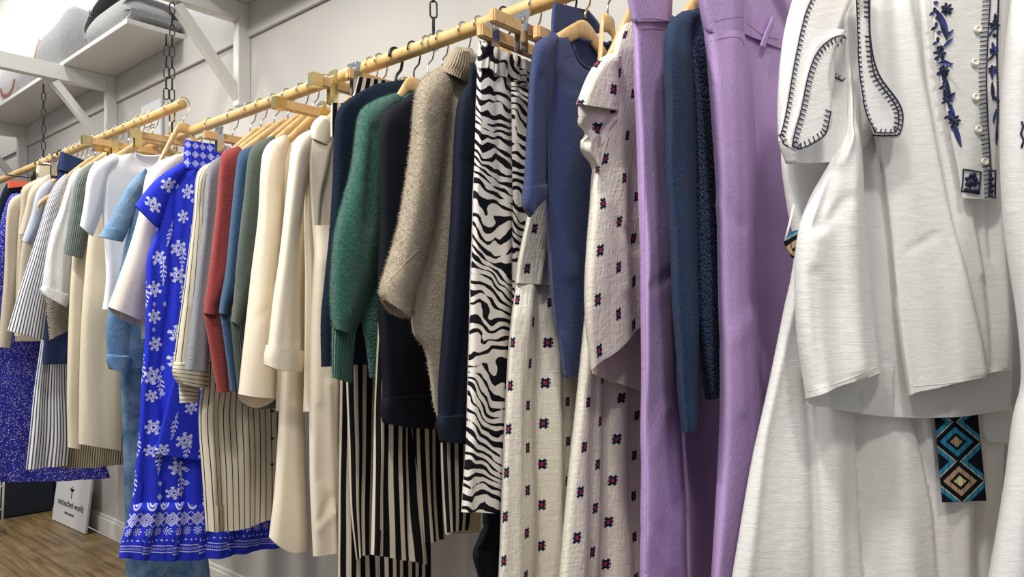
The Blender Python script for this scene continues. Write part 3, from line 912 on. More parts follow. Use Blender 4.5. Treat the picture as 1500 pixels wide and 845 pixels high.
f_denim = cloth('light_blue_denim', '547aa3', 'denim', jeans_fade, wr=.6, fleck=.4)
f_jean = cloth('mid_blue_denim', '3f5d7f', 'denim', jeans_fade, wr=.6, fleck=.22)
f_tee = cloth('white_jersey', 'eceef4', 'plain', wr=.4, fleck=.02)
f_cream = cloth('cream_twill', 'e3d8bf', 'denim', wr=.5, fleck=.04)
f_ribk = cloth('sage_grey_rib', '7c8785', 'rib', fleck=.18)
f_wblouse = cloth('white_crinkle', 'eeeeee', 'crinkle', wr=1.0, transl=.12, fleck=.03)
f_taupe = cloth('taupe_knit', '8d8678', 'moss', fleck=.2)
f_navyp = cloth('navy_twill', '35426a', 'plain', wr=.4, fleck=.06)
f_seer = cloth('seersucker_stripe', 'e8e8ec', 'plain', stripes('u', .0135, .42, '3c4258', .2), wr=.8, fleck=.03)
f_taupes = cloth('taupe_stripe', 'b3a892', 'plain', stripes('u', .013, .45, '4b473f', .2), wr=.5, fleck=.04)
f_bgrey = cloth('pale_blue_grey_jersey', 'b3bccb', 'plain', wr=.4, fleck=.06)
f_oat = cloth('oatmeal_knit', 'cdc1ad', 'knit', fleck=.08)
f_oat2 = cloth('stone_knit', 'c3b7a2', 'knit', fleck=.08)
f_ditsy = cloth('ditsy_print', '2b2f9c', 'plain', ditsy, rough=.75, wr=.5, fleck=.03)
f_belt = cloth('woven_belt', 'b7ae94', 'linen', woven_belt, wr=.2, fleck=.12)
thread = plain('navy_thread', '1b2040', .7); thread2 = plain('blue_thread', '2e3878', .6)
lilac_seam = plain('lilac_seam', 'a284bd', .8); cream_seam = plain('cream_seam', 'cfc2a8', .8)
shell = plain('shell_button', 'f1ecdc', .25); blackbtn = plain('black_button', '1a1a1c', .3)
navyseam = plain('periwinkle_seam', '3d4c88', .8)

def gar(name, label, cat, X, zb, yc=DR, group='clothes on the rails'):
    SH['p'] = None
    return thing(name, label, cat, (X, yc, zb), group)

# ================================================================== the near rail, from the camera outwards
# --- white dress at the right edge
p = Plane(-.10, 40)
t = gar('dress', 'white cotton dress cut off by the right edge of the picture', 'dress', -0.1, .35)
b = piece('body', t, p, [(1486,-40),(1474,60),(1466,200),(1472,330),(1492,470),(1497,560),(1486,610),(1474,700),(1450,845),(1438,920)], None, f_white2, W=[.30,.34,.36,.42], th=.07, folds=(3, .016), seed=3)
MB().tube([surf(b, x, y, .001)[0] for x, y in ((1496,178),(1498,186),(1495,196),(1499,206),(1496,216)) if surf(b, x, y)] or [(0,1.9,.01),(0,1.9,.02)], .0014, 5).build('embroidery', thread, b)
wood_hanger(-0.1, 'wooden hanger of the white dress at the right edge')

# --- kaftan
p = Plane(-.309, 40)
t = gar('kaftan', 'white cotton kaftan with dark blanket stitching and blue floral embroidery', 'kaftan', -0.309, .3)
wood_hanger(-0.309, 'wooden hanger of the embroidered white kaftan')
sk = piece('skirt', t, p, [(1150,150),(1144,230),(1152,300),(1163,370),(1148,450),(1126,560),(1100,680),(1072,845),(1060,930)],
           [(1440,150),(1450,230),(1455,300),(1460,370),(1468,450),(1474,560),(1470,680),(1462,845),(1460,930)], f_white, th=.05, off=-.085, folds=(2.2, .006), seed=5,
           creases=[([(1190,560),(1196,700),(1197,930)],10,-.016), ([(1225,580),(1230,930)],16,.016), ([(1262,600),(1272,760),(1276,930)],7,-.02), ([(1320,640),(1330,930)],22,.018), ([(1345,610),(1372,740),(1388,930)],6,-.016), ([(1412,700),(1420,930)],12,.016), ([(1436,650),(1446,930)],6,-.02), ([(1165,420),(1120,640),(1085,930)],9,.008)])
bk = piece('back_panel', t, p, [(1240,140),(1208,250),(1178,320),(1172,400),(1174,500),(1182,590)],
           [(1452,140),(1462,250),(1470,320),(1478,400),(1484,500),(1480,600)], f_white2, th=.016, off=-.02, folds=(2, .006), seed=8, dip=.025, close=0)
bd = piece('bodice', t, p, [(1176,-50),(1150,40),(1140,130),(1141,205),(1152,238)], [(1330,-50),(1320,40),(1300,130),(1280,200),(1250,236)], f_white, th=.05, off=-.012, folds=(2, .005), seed=9,
           creases=[([(1252,-10),(1258,110)],8,-.008)])
fr = piece('front_panel', t, p, [(1252,-50),(1256,60),(1266,150),(1284,215),(1300,300),(1312,430),(1322,520),(1330,580)],
           [(1480,-50),(1478,60),(1476,150),(1474,215),(1474,300),(1478,430),(1478,500),(1476,540)], f_white, th=.045, off=.008, folds=(1.5, .003), seed=10,
           creases=[([(1352,-20),(1362,120),(1392,290),(1420,420),(1448,560)],9,-.012), ([(1310,-60),(1336,120),(1362,240),(1400,400),(1432,545)],14,.020), ([(1302,230),(1322,400),(1350,580)],16,-.012),
                    ([(1462,290),(1466,400),(1474,540)],7,.012), ([(1430,300),(1445,420),(1458,540)],6,-.008), ([(1414,296),(1436,400)],5,.006), ([(1446,296),(1452,380)],4,-.005), ([(1290,240),(1310,430)],6,.01), ([(1335,365),(1368,345)],6,-.003)])
sl = piece('sleeve', t, p, [(1230,-45),(1236,60),(1241,150),(1236,200),(1214,240),(1186,290),(1170,335),(1164,395),(1168,490),(1181,584)], [(1262,-45),(1262,60),(1261,150),(1262,200),(1264,240),(1266,290),(1269,335),(1275,400),(1284,490),(1292,546)], f_white, th=.085, off=.012, folds=(1.3, .008), seed=12, bdrop=.04,
           creases=[([(1246,200),(1250,330),(1262,540)],12,.010), ([(1226,250),(1200,330)],9,-.012), ([(1210,330),(1242,290)],8,-.005), ([(1195,400),(1200,560)],10,-.006)], topth=.15, thk=.6)
for line in ([(1184,574),(1230,560),(1288,536)],): seam('hem_stitch', sl, line, .0009, white_m)
for line in ([(1335,566),(1400,560),(1440,552)],): seam('hem_stitch', fr, line, .0009, white_m)
rp = piece('lower_ruffle', t, p, [(1434,592),(1436,625),(1442,645)], [(1482,592),(1481,620),(1478,650)], f_white2, th=.012, off=-.05, folds=(1, .003), seed=13)
bl = piece('belt', t, p, [(1366,560),(1369,610),(1375,680),(1380,735)], [(1431,560),(1433,610),(1440,680),(1445,733)], f_belt, th=.007, off=-.028, wrinkle=.001, close=0, nu=30, nv=50)
tp = piece('tie_end', t, p, [(1163,338),(1148,352),(1152,364),(1160,378)], [(1170,336),(1172,350),(1172,364),(1168,376)], f_belt, th=.006, off=.0, wrinkle=0, close=0, uoff=.01)
q0 = p.hit(np.array([[1163, 300.], [1156, 330.], [1150, 352.]]), .004)
MB().tube(q0, .0016, 6).build('tie_cord', f_white, t)
def blanket(name, part, pts, side, tl=8, step=7, r=.0013, lift=.0015):
    P = np.asarray(pts, float); n = int(np.linalg.norm(np.diff(P, axis=0), axis=1).sum() / step)
    Q = curve(P, np.linspace(0, 1, n * 2 + 1), knots(P)); mb = MB(); ln = []
    for i, q in enumerate(Q):
        h = surf(part, q[0], q[1], lift)
        if h is None: continue
        ln.append(h[0])
        if i % 2 == 0:
            d = Q[min(i+1, len(Q)-1)] - Q[max(i-1, 0)]; d /= max(np.linalg.norm(d), 1e-6); nx = np.array([-d[1], d[0]]) * side
            e = q + nx * tl + d * 1.5; k = surf(part, e[0], e[1], lift)
            if k is not None and (k[0] - h[0]).length < .03: mb.tube([h[0], k[0]], r * .9 * K, 5)
    if len(ln) > 1: mb.tube(ln, r * K, 5)
    o = mb.build(name, thread, part); o['kind'] = 'stuff'; return o
# collar flaps
f1 = piece('collar_flap', t, p, [(1186,-45),(1172,20),(1156,100),(1146,160),(1140,205)], [(1268,-45),(1240,18),(1226,60),(1216,150),(1166,221)], f_white, th=.012, off=.066, folds=(1, .003), seed=14, wrinkle=.002, close=.02)
blanket('blanket_stitch', f1, [(1192,-10),(1178,25),(1162,100),(1152,160),(1144,198)], -1, 6)
blanket('blanket_stitch', f1, [(1142,198),(1150,212),(1160,216)], -1, 6)
f2 = piece('collar_flap', t, p, [(1222,42),(1192,66),(1178,108),(1167,160),(1154,210),(1166,222)], [(1241,44),(1224,70),(1216,112),(1219,150),(1215,190),(1174,221)], f_white, th=.010, off=.078, wrinkle=.002, close=.02, seed=15)
blanket('blanket_stitch', f2, [(1236,51),(1216,58),(1197,76),(1184,108),(1173,160),(1162,200),(1160,214)], -1)
blanket('blanket_stitch', f2, [(1160,212),(1170,218),(1190,209),(1208,196),(1213,180),(1216,164)], -1)
blanket('blanket_stitch', bd, [(1236,53),(1217,70),(1211,88),(1215,108),(1233,119)], -1, 6)
f3 = piece('collar_flap', t, p, [(1253,-45),(1254,0),(1256,60),(1260,120),(1266,160),(1280,196)], [(1271,-45),(1271,0),(1273,60),(1282,110),(1314,158),(1316,195)], f_white, th=.010, off=.078, wrinkle=.002, close=.02, seed=16)
blanket('blanket_stitch', f3, [(1254.5,-10),(1257,60),(1261,120),(1268,162),(1281,194)], -1, 3)
blanket('blanket_stitch', f3, [(1281,194),(1296,195),(1312,192),(1313,160),(1281,112),(1273.5,70),(1270,-10)], -1, 6)
# outward teeth of the flap lie on the front panel behind it
blanket('blanket_stitch', fr, [(1281,198),(1300,199),(1317,196),(1320,160),(1286,108),(1275,60),(1273,-10)], -1, 7)
# embroidered placket
pk = piece('placket', t, p, [(1360,-45),(1362,0),(1372,90),(1388,180),(1402,250),(1408,290)], [(1470,-45),(1468,0),(1465,90),(1462,180),(1459,250),(1456,292)], f_white2, th=.012, off=.056, wrinkle=.0015, close=.02, seed=18)
blanket('blanket_stitch', pk, [(1450,-5),(1446,60),(1444,120),(1446,180),(1450,240),(1452,288)], 1, 11, 6.5)
def leafshape(mb, part, x, y, ang, l, w):
    h = surf(part, x, y, .0018)
    if h is None: return
    c, n = h; e = surf(part, x + math.cos(ang) * 2, y + math.sin(ang) * 2, .0018)
    if e is None: return
    a = (e[0] - c).normalized(); bv = n.cross(a).normalized()
    pts = [c + a * (l * u) + bv * (w * math.sin(PI * u) * s_) for s_, us in ((1, np.linspace(0, 1, 7)), (-1, np.linspace(1, 0, 7)[1:-1])) for u in us]
    V = [(q + n * .0008)[:] for q in pts] + [(q - n * .001)[:] for q in pts]; k = len(pts)
    mb.add(V, [tuple(range(k))] + [(i, (i+1) % k, k + (i+1) % k, k + i) for i in range(k)])
mb1, mb2 = MB(), MB()
sc = .00125 * K      # metres per pixel here
for (x, y, a, l, w) in [(1362,8,.9,30,7),(1370,14,1.1,36,8),(1376,22,1.3,34,7),(1364,40,1.3,40,5),(1380,70,-.75,20,4),(1384,58,-.9,18,4),(1378,88,.5,18,4),(1374,92,.3,22,4),(1378,104,1.2,36,5),(1382,130,1.35,16,4),(1390,150,-1.1,16,4),(1388,150,1.2,22,4),(1394,176,1.25,38,6),(1388,164,.9,16,3),
                        (1456,20,1.4,14,4),(1454,44,2.2,12,3),(1452,62,1.3,18,4),(1456,80,2.4,14,3),(1453,96,1.6,20,4),(1452,120,1.5,26,4),(1452,140,.7,14,3),(1458,160,1.7,20,3),(1459,185,1.6,26,3)]:
    leafshape(mb2 if (x * 7 + y) % 3 else mb1, pk, x, y, a, l * sc * 1.25, w * sc * .68)
for (x, y) in [(1386,12),(1388,18),(1382,16),(1374,76),(1370,82),(1378,80),(1376,70),(1380,102),(1384,106),(1376,108),(1388,140),(1384,144),(1396,178),(1392,174),(1400,182),(1396,172),(1454,36),(1456,52),(1452,74)]:
    h = surf(pk, x, y, .001)
    if h: mb1.sphere(h[0], .0042 * K, n=8)
def flower(x, y, r):
    for k in range(7):
        a = 2*PI*k/7; leafshape(mb1, pk, x + math.cos(a) * r * .35, y + math.sin(a) * r * .35, a, r * sc, r * .28 * sc)
    h = surf(pk, x, y, .001)
    if h: mb2.sphere(h[0], r * .3 * sc, n=8)
for f_ in ((1386,14,8),(1375,79,9),(1382,104,7),(1389,143,7),(1397,177,8),(1456,38,7),(1455,75,6),(1453,103,6),(1422,266,9)): flower(*f_)
for k in range(26):
    y = 4 + k * 7.2; x = np.interp(y, [0, 90, 180, 250], [1366, 1376, 1392, 1404]); leafshape(mb1 if k % 2 else mb2, pk, x, y, .2 + 1.1 * (k % 3), 9 * sc, 2.6 * sc)
mb2.build('embroidered_leaves', thread2, pk)['kind'] = 'stuff'
seamp = [(1462,-5),(1460,80),(1461,160),(1459,200)]
Q = curve(np.array(seamp, float), np.linspace(0, 1, 60), knots(np.array(seamp, float)))
for q in Q:
    h = surf(pk, q[0], q[1], .001)
    if h: mb1.sphere(h[0], .0024 * K, n=6)
for bx in ((1410, 248, 1436, 252, 1433, 284, 1409, 280), (1449, 250, 1457, 250, 1456, 290, 1448, 288)):
    x0, y0, x1, y1, x2, y2, x3, y3 = bx
    pts = dens([(x0, y0), (x1, y1), (x2, y2), (x3, y3), (x0, y0)], 5); hs = [surf(pk, a, b_, .0015) for a, b_ in pts]; hs = [h[0] for h in hs if h]
    if len(hs) > 2: mb1.tube(hs, .0016 * K, 5)
for (x, y) in [(1416,262),(1422,258),(1428,262),(1424,268),(1417,270),(1430,268),(1426,256),(1414,278),(1420,279),(1426,280),(1431,280),(1452,262),(1453,272),(1452,280)]:
    h = surf(pk, x, y, .001)
    if h: mb1.sphere(h[0], .0045 * K, n=8)
for (x, y) in [(1362,0),(1366,30),(1372,70),(1378,100)]:
    pass
mb1.build('embroidery', thread, pk)['kind'] = 'stuff'
for (x, y) in [(1430,44),(1426,92),(1427,143),(1431,190),(1440,237)]: button(pk, x, y, .0078, shell, shell)

# --- lilac jeans, nearest the kaftan
p = Plane(-.545, 8)
t = gar('jeans', 'lilac wide-leg jeans beside the white kaftan, gold clip on the waistband', 'jeans', -0.545, .25)
lb = piece('leg', t, p, [(1082,44),(1094,120),(1100,250),(1104,450),(1106,650),(1104,860),(1104,930)], [(1172,78),(1178,120),(1182,250),(1186,450),(1190,650),(1194,860),(1196,930)], f_lilac, th=.05, off=-.03, seed=20, close=0, topth=.95)
lg = piece('leg', t, p, [(1032,42),(1038,100),(1044,180),(1051,300),(1055,450),(1055,580),(1050,720),(1044,860),(1042,930)], [(1090,46),(1100,100),(1106,180),(1110,300),(1114,450),(1118,580),(1122,720),(1124,860),(1124,930)], f_lilac, th=.06, rnd=.05, off=.010, seed=21, close=0, topth=.9, wrinkle=.0045,
           creases=[([(1060,300),(1085,330)],12,-.003), ([(1070,500),(1100,470)],14,.003), ([(1070,60),(1078,300),(1084,600)],10,.004)])
wbb = piece('waistband', t, p, [(1078,-30),(1080,0),(1082,46)], [(1172,-26),(1172,20),(1170,80)], f_lilac, th=.052, off=-.029, close=0, topth=1, seed=23, wrinkle=.002)
wbn = piece('waistband', t, p, [(1021,-20),(1026,10),(1033,46)], [(1092,-26),(1091,6),(1089,50)], f_lilac, th=.058, rnd=.05, off=.0105, close=0, topth=1, seed=22, wrinkle=.003)
seam('waist_seam', wbn, [(1033,36),(1050,30),(1068,26),(1086,25)], .0010, lilac_seam); seam('waist_seam', wbb, [(1092,32),(1115,50),(1140,58)], .0010, lilac_seam)
seam('pocket_seam', lg, [(1036,62),(1060,55),(1084,55),(1090,66)], .0013, lilac_seam)
seam('side_seam', lg, [(1092,70),(1101,200),(1107,400),(1113,700)], .0010, lilac_seam)
piece('belt_loop', t, p, [(1130,24),(1122,44),(1114,66)], [(1136,26),(1128,48),(1121,70)], f_lilac, th=.006, off=.016, wrinkle=0, close=0)
clip_hanger(-0.545, 'brass clip hanger holding the lilac jeans beside the kaftan', zb=.06, dy=(-.10, .09))

# --- navy knit jumper
p = Plane(-0.6)
t = gar('jumper', 'navy blue moss-stitch jumper hanging between the two lilac jeans', 'jumper', -0.6, .6)
piece('body', t, p, [(1010,20),(1006,70),(1012,180),(1016,320),(1019,450),(1026,530),(1034,585)], None, f_navyk, W=[.34,.38,.38,.36], th=.05, crown=.06, seed=24, off=-.005, folds=(2, .005))
piece('sleeve', t, p, [(1000,16),(981,32),(974,72),(977,160),(982,300),(988,450),(996,560),(1002,633)], [(1032,10),(1018,48),(1018,100),(1022,180),(1024,300),(1024,450),(1024,560),(1024,631)], f_navys, th=.07, off=.012, seed=25, folds=(1, .004))
wood_hanger(-0.6, 'wooden hanger inside the navy moss-stitch jumper')

# --- first lilac jeans
p = Plane(-0.67)
t = gar('jeans', 'lilac straight jeans with a side seam, left of the navy jumper', 'jeans', -0.67, .2)
l2 = piece('leg', t, p, [(975,30),(982,150),(988,300),(994,450),(999,620),(1004,760),(1008,930)], None, f_lilac, W=[.2,.2,.22,.24], th=.05, off=-.055, close=0, seed=27)
l1 = piece('leg', t, p, [(926,28),(930,100),(934,250),(937,400),(939,600),(938,760),(937,930)], [(986,22),(981,100),(986,250),(990,400),(997,600),(1004,760),(1010,930)], f_lilac, th=.045, off=.012, close=0, topth=.7, seed=26, wrinkle=.0045,
           creases=[([(975,600),(945,680),(960,760)],12,.004), ([(950,420),(985,400)],8,-.003), ([(948,780),(980,830)],10,.004)])
w_ = piece('waistband', t, p, [(917,-18),(921,6),(926,32)], [(986,-18),(985,4),(984,31)], f_lilac, th=.037, off=.0125, close=0, topth=1, seed=28, wrinkle=.002)
seam('waist_seam', w_, [(926,28),(950,27),(984,30)], .0010, lilac_seam)
seam('side_seam', l1, [(938,48),(943,200),(945,400),(947,650),(946,840)], .0010, lilac_seam)
seam('pocket_seam', l1, [(941,43),(958,42),(976,46),(980,60)], .0013, lilac_seam)
clip_hanger(-0.67, 'black clip hanger holding the lilac straight jeans', metal=black_m, bar='metal', zb=.05, dy=(-.06, .08))

# --- cream motif blouse
p = Plane(-0.752)
t = gar('blouse', 'cream crinkled blouse with navy and red motifs and a ruffled short sleeve', 'blouse', -0.752, .7)
bkp = piece('back_panel', t, p, [(892,80),(872,250),(862,400),(864,500),(868,547)], [(1010,80),(1005,250),(1000,400),(996,520),(990,585)], f_cream_in, th=.012, off=-.03, dip=.005, close=0, seed=31)
piece('body', t, p, [(918,28),(902,60),(890,130),(872,240),(861,340),(857,450),(866,542)], [(1010,20),(1012,60),(1010,130),(1006,220),(1000,300),(996,380),(990,440)], f_motif, th=.05, seed=30, folds=(1.6, .007),
      creases=[([(885,250),(905,330),(935,360)],9,-.006), ([(880,300),(875,450),(890,520)],12,.008), ([(912,260),(918,420)],10,.006)])
piece('sleeve', t, p, [(892,78),(874,90),(858,116),(845,152)], [(912,82),(906,100),(908,128),(909,162)], f_motif, th=.06, off=.015, seed=32, uoff=.03)
piece('ruffle', t, p, [(846,150),(848,178),(857,197),(851,216),(868,238),(874,250)], [(907,160),(903,182),(894,200),(884,222),(879,240),(876,252)], f_motif, th=.035, off=.008, folds=(2.5, .007), seed=33, gather=.5,
      creases=[([(848,180),(890,196)],4,-.008), ([(855,205),(885,214)],4,-.008), ([(852,170),(900,178)],4,.006)])
wood_hanger(-0.752, 'wooden hanger inside the cream motif blouse', hook=gold_m)

# --- cream motif dress, long
p = Plane(-0.818)
t = gar('dress', 'long cream motif dress showing below the ruffled blouse', 'dress', -0.818, .2)
piece('body', t, p, [(878,180),(866,260),(861,350),(854,450),(845,560),(832,700),(820,845),(814,930)], None, f_motif, W=[.30,.36,.40,.44], th=.05, folds=(2.4, .005), seed=35, wrinkle=.005,
      creases=[([(862,440),(850,700),(846,930)],13,.016), ([(898,560),(894,700),(890,930)],10,-.024), ([(915,570),(914,930)],9,.012), ([(880,520),(872,930)],8,.004)])
wood_hanger(-0.818, 'wooden hanger of the long cream motif dress')

# --- periwinkle jumper and the skirt behind it
p = Plane(-0.872)
t = gar('jumper', 'periwinkle blue fine-knit V-neck jumper with short cuffed sleeve', 'jumper', -0.872, .75)
bj = piece('body', t, p, [(806,48),(796,70),(797,150),(800,250),(803,340),(806,420),(818,500),(826,553)], None, f_peri, W=[.34,.38,.38,.36,.33], th=.05, crown=.045, neck=(.42,.20,.075,.02), folds=(2.2, .006), seed=37,
           creases=[([(815,120),(815,300),(822,480)],8,-.010), ([(838,150),(835,400)],12,.008)])
sj = piece('sleeve', t, p, [(806,50),(786,62),(779,90),(773,180),(769,250),(766,285)], [(818,56),(812,84),(812,120),(804,190),(801,250),(800,284)], f_peri, th=.06, off=.012, seed=38,
           creases=[([(795,110),(790,270)],6,-.006)])
piece('cuff', t, p, [(767,268),(765,292),(766,304),(776,318)], [(803,268),(802,284),(799,292),(788,303)], f_peri, th=.064, off=.013, seed=39, close=0, wrinkle=.002)
seam('shoulder_seam', bj, [(806,98),(818,88),(838,80)], .0008, navyseam)
wood_hanger(-0.872, 'wooden hanger showing at the neck of the periwinkle jumper', hook=gold_m, drop=-.02)
p = Plane(-0.908)
t = gar('skirt', 'periwinkle blue skirt with only its clipped waistband above the jumper', 'skirt', -0.908, 1.0)
piece('body', t, p, [(810,46),(812,120),(815,240),(818,330)], None, f_peri, W=.24, th=.025, close=0, seed=40)
piece('waistband', t, p, [(811,3),(808,30),(808,52)], [(862,14),(878,34),(880,48)], f_peri, th=.03, off=.004, close=0, topth=1, seed=41, wrinkle=.002)
clip_hanger(-0.908, 'clip hanger with black grips on the periwinkle skirt', metal=black_m, bar='wood', sh=.0, dy=(-.02, .12), caps=False)

# --- cream motif tiered dress
p = Plane(-0.935)
t = gar('dress', 'cream motif tiered dress with a gathered seam, right of the zebra trousers', 'dress', -0.935, .2)
piece('bodice', t, p, [(800,130),(788,220),(774,310),(762,370),(756,414)], None, f_motif, W=[.30,.34,.36], th=.036, seed=43, folds=(2, .004))
piece('skirt', t, p, [(757,408),(750,470),(744,560),(738,680),(732,820),(728,930)], None, f_motif, W=[.36,.40,.44], th=.05, folds=(3.2, .007), seed=44, gather=.25, close=.02, wrinkle=.005, uoff=.02,
      creases=[([(775,420),(762,600),(758,930)],9,.012), ([(768,500),(760,930)],4,-.004), ([(800,420),(797,930)],11,-.018), ([(815,450),(818,930)],6,.012)])
clip_hanger(-0.935, 'wooden bar clip hanger above the tiered motif dress', metal=chrome_m, zb=.10, half=.205, dy=(-.12, .10))

# --- zebra trousers
p = Plane(-1)
t = gar('trousers', 'black and white zebra-print trousers with gathered waist', 'trousers', -1, .4)
piece('leg', t, p, [(748,96),(748,200),(750,400),(747,560),(742,680),(738,748)], None, f_zebra, W=[.2,.2,.2], th=.05, off=-.03, close=0, folds=(2, .006), seed=47, uoff=.3)
lz = piece('leg', t, p, [(699,90),(697,150),(694,250),(691,380),(687,500),(683,620),(679,700),(676,750)], [(748,96),(749,150),(750,250),(750,380),(748,500),(744,620),(740,700),(736,752)], f_zebra, th=.045, off=.012, close=0, folds=(1.3, .005), seed=46, topth=.8,
           creases=[([(708,100),(704,300)],4,-.004), ([(728,110),(732,300)],4,-.004), ([(697,650),(697,750)],3,-.003)])
piece('waistband', t, p, [(702,58),(700,76),(698,96)], None, f_zebra, W=[.29,.29,.30], th=.045, off=.014, close=0, topth=1, folds=(9, .006), gather=.8, seed=48, nu=90)
clip_hanger(-1, 'chrome clip hanger holding the zebra-print trousers', metal=chrome_m, sh=0, zb=.10, half=.17, dy=(-.13, .10), cliplen=.035)

# --- ink navy shirt
p = Plane(-1.085)
t = gar('shirt', 'ink navy shirt with a deep cuff, between the beige jumper and zebra trousers', 'shirt', -1.085, .55)
piece('body', t, p, [(702,96),(690,110),(676,200),(672,330),(668,450),(668,560)], None, f_ink, W=[.3,.36,.36], th=.05, crown=.05, seed=50, folds=(2, .006), off=-.008)
piece('sleeve', t, p, [(698,112),(676,136),(668,170),(662,280),(655,400),(648,500),(644,560),(644,612)], [(710,118),(706,150),(704,190),(702,280),(700,400),(696,500),(692,560),(688,608)], f_ink, th=.06, off=.012, seed=51, folds=(1.4, .006),
      creases=[([(672,230),(700,245)],5,-.004)])
piece('cuff', t, p, [(643,606),(640,622),(645,648)], [(690,602),(690,625),(686,650)], f_ink, th=.065, off=.012, close=0, seed=52, wrinkle=.002)
piece('collar', t, p, [(689,92),(687,120),(684,150)], [(706,92),(706,120),(702,150)], f_ink, th=.03, off=.03, seed=53)
wood_hanger(-1.085, 'hanger hook of the ink navy shirt', hook=black_m)

# --- beige roll-neck
p = Plane(-1.16)
t = gar('jumper', 'beige brushed-wool roll-neck jumper with wide cut-off sleeve', 'jumper', -1.16, .6)
bb = piece('body', t, p, [(650,100),(630,112),(620,180),(614,300),(606,400),(604,455),(606,488),(622,510),(630,545),(636,590),(642,612)], None, f_beige, W=[.36,.38,.38,.36,.30,.16], th=.05, crown=.03, seed=55, off=-.006, folds=(1.4, .005))
bs = piece('sleeve', t, p, [(650,96),(618,116),(607,146),(602,200),(594,265),(582,335),(564,395),(556,424),(560,436)], [(668,112),(662,140),(656,180),(650,230),(644,290),(634,350),(618,410),(608,440),(604,464)], f_beige, th=.085, off=.012, seed=56, folds=(1, .004), hem=.006, bdrop=.02,
           creases=[([(616,160),(606,300),(585,410)],9,.005), ([(636,180),(640,300)],8,-.005)])
seam('sleeve_band', bs, [(560,420),(578,402),(600,378),(616,362)], .0016, cream_seam)
piece('roll_neck', t, p, [(669,68),(660,76),(653,88),(648,102)], [(691,70),(698,82),(699,100),(692,121)], f_beiger, th=.085, off=.006, seed=57, close=.10, topth=.9, wrinkle=.003, creases=[([(650,98),(670,104),(690,120)],5,-.008)])
for o_, n_ in ((bb, 20000), (bs, 26000)): fuzz(o_, n_, .007, f_beige, 3)
wood_hanger(-1.16, 'hanger inside the beige roll-neck jumper', hook=chrome_m)

# --- third striped trousers (short visible leg)
p = Plane(-1.21)
t = gar('trousers', 'black and cream striped trousers below the ink navy cuff', 'trousers', -1.21, .4)
piece('leg', t, p, [(652,420),(646,560),(646,680),(650,760),(652,780)], [(700,420),(698,560),(694,680),(690,760),(688,776)], f_bws, th=.05, close=0, seed=59, folds=(1, .005))
clip_hanger(-1.21, 'clip hanger of the striped trousers below the ink navy cuff', metal=chrome_m, zb=.17, half=.06, dy=(-.04, .04), bar='metal')
p = Plane(-1.24)
t = gar('skirt', 'pale stone skirt hem peeking out beside the striped trousers', 'skirt', -1.24, .4)
piece('body', t, p, [(666,560),(655,700),(652,783)], [(712,560),(706,700),(703,780)], f_cream, th=.04, close=0, seed=60, folds=(1, .004))

# --- black jumper
p = Plane(-1.285)
t = gar('jumper', 'black jersey jumper with wide cuffs right of the green jumper', 'jumper', -1.285, .6)
piece('body', t, p, [(600,138),(580,160),(578,260),(580,400),(584,520),(588,585)], None, f_black, W=[.28,.36,.36], th=.045, crown=.04, seed=61, off=-.01)
piece('sleeve', t, p, [(604,140),(568,160),(557,180),(556,230),(557,330),(554,410),(556,490),(560,560),(559,584)], [(610,146),(606,170),(608,200),(612,260),(616,330),(622,410),(630,490),(634,550),(635,576)], f_black, th=.06, off=.01, seed=62, folds=(1.2, .006))
piece('cuff', t, p, [(560,578),(557,598),(560,618)], [(636,570),(638,598),(637,628)], f_black, th=.066, off=.01, close=0, seed=63, wrinkle=.002, dip=.006)
wood_hanger(-1.285, 'wooden hanger showing at the neck of the black jumper', hook=chrome_m)

# --- second striped trousers
p = Plane(-1.335)
t = gar('trousers', 'black and cream striped wide trousers below the black jumper', 'trousers', -1.335, .35)
piece('leg', t, p, [(590,420),(596,560),(602,700),(610,800)], [(650,420),(646,560),(648,690),(652,790)], f_bws, th=.05, off=.008, close=0, seed=66, folds=(1.5, .008), uoff=.2)
piece('leg', t, p, [(556,420),(550,560),(546,700),(543,812)], [(610,420),(612,560),(616,700),(626,826)], f_bws, th=.05, off=.012, close=0, seed=65, folds=(2, .008),
      creases=[([(600,600),(604,820)],5,-.01)])
clip_hanger(-1.335, 'clip hanger of the striped trousers below the black jumper', metal=chrome_m, zb=.17, dy=(-.04, .04), half=.06, bar='metal')

# --- green jumper
p = Plane(-1.385)
t = gar('jumper', 'green mohair jumper with ribbed cuff', 'jumper', -1.385, .65)
gb = piece('body', t, p, [(575,140),(552,156),(556,250),(546,360),(532,430),(528,460),(536,510),(541,553)], None, f_green, W=[.34,.40,.42,.40,.36], th=.05, crown=.05, seed=70, off=-.008, folds=(2, .006))
gs = piece('sleeve', t, p, [(580,136),(550,146),(528,162),(521,190),(515,240),(506,280),(491,335),(485,395),(484,446),(488,480)], [(590,142),(574,170),(568,200),(566,250),(564,300),(560,360),(552,410),(540,446),(528,470),(518,490)], f_greens, th=.09, off=.012, seed=71, folds=(1.2, .006),
           creases=[([(536,180),(525,300),(510,460)],9,.006), ([(548,190),(540,330)],8,-.008), ([(506,282),(535,262)],4,-.004)])
gc = piece('cuff', t, p, [(487,472),(486,510),(487,552)], [(522,478),(518,515),(515,560)], f_greenr, th=.055, off=.014, close=0, seed=72, wrinkle=.002)
for o_, n_ in ((gb, 16000), (gs, 28000), (gc, 5000)): fuzz(o_, n_, .006, f_greens, 5)
wood_hanger(-1.385, 'wooden hanger showing at the neck of the green mohair jumper', hook=black_m)

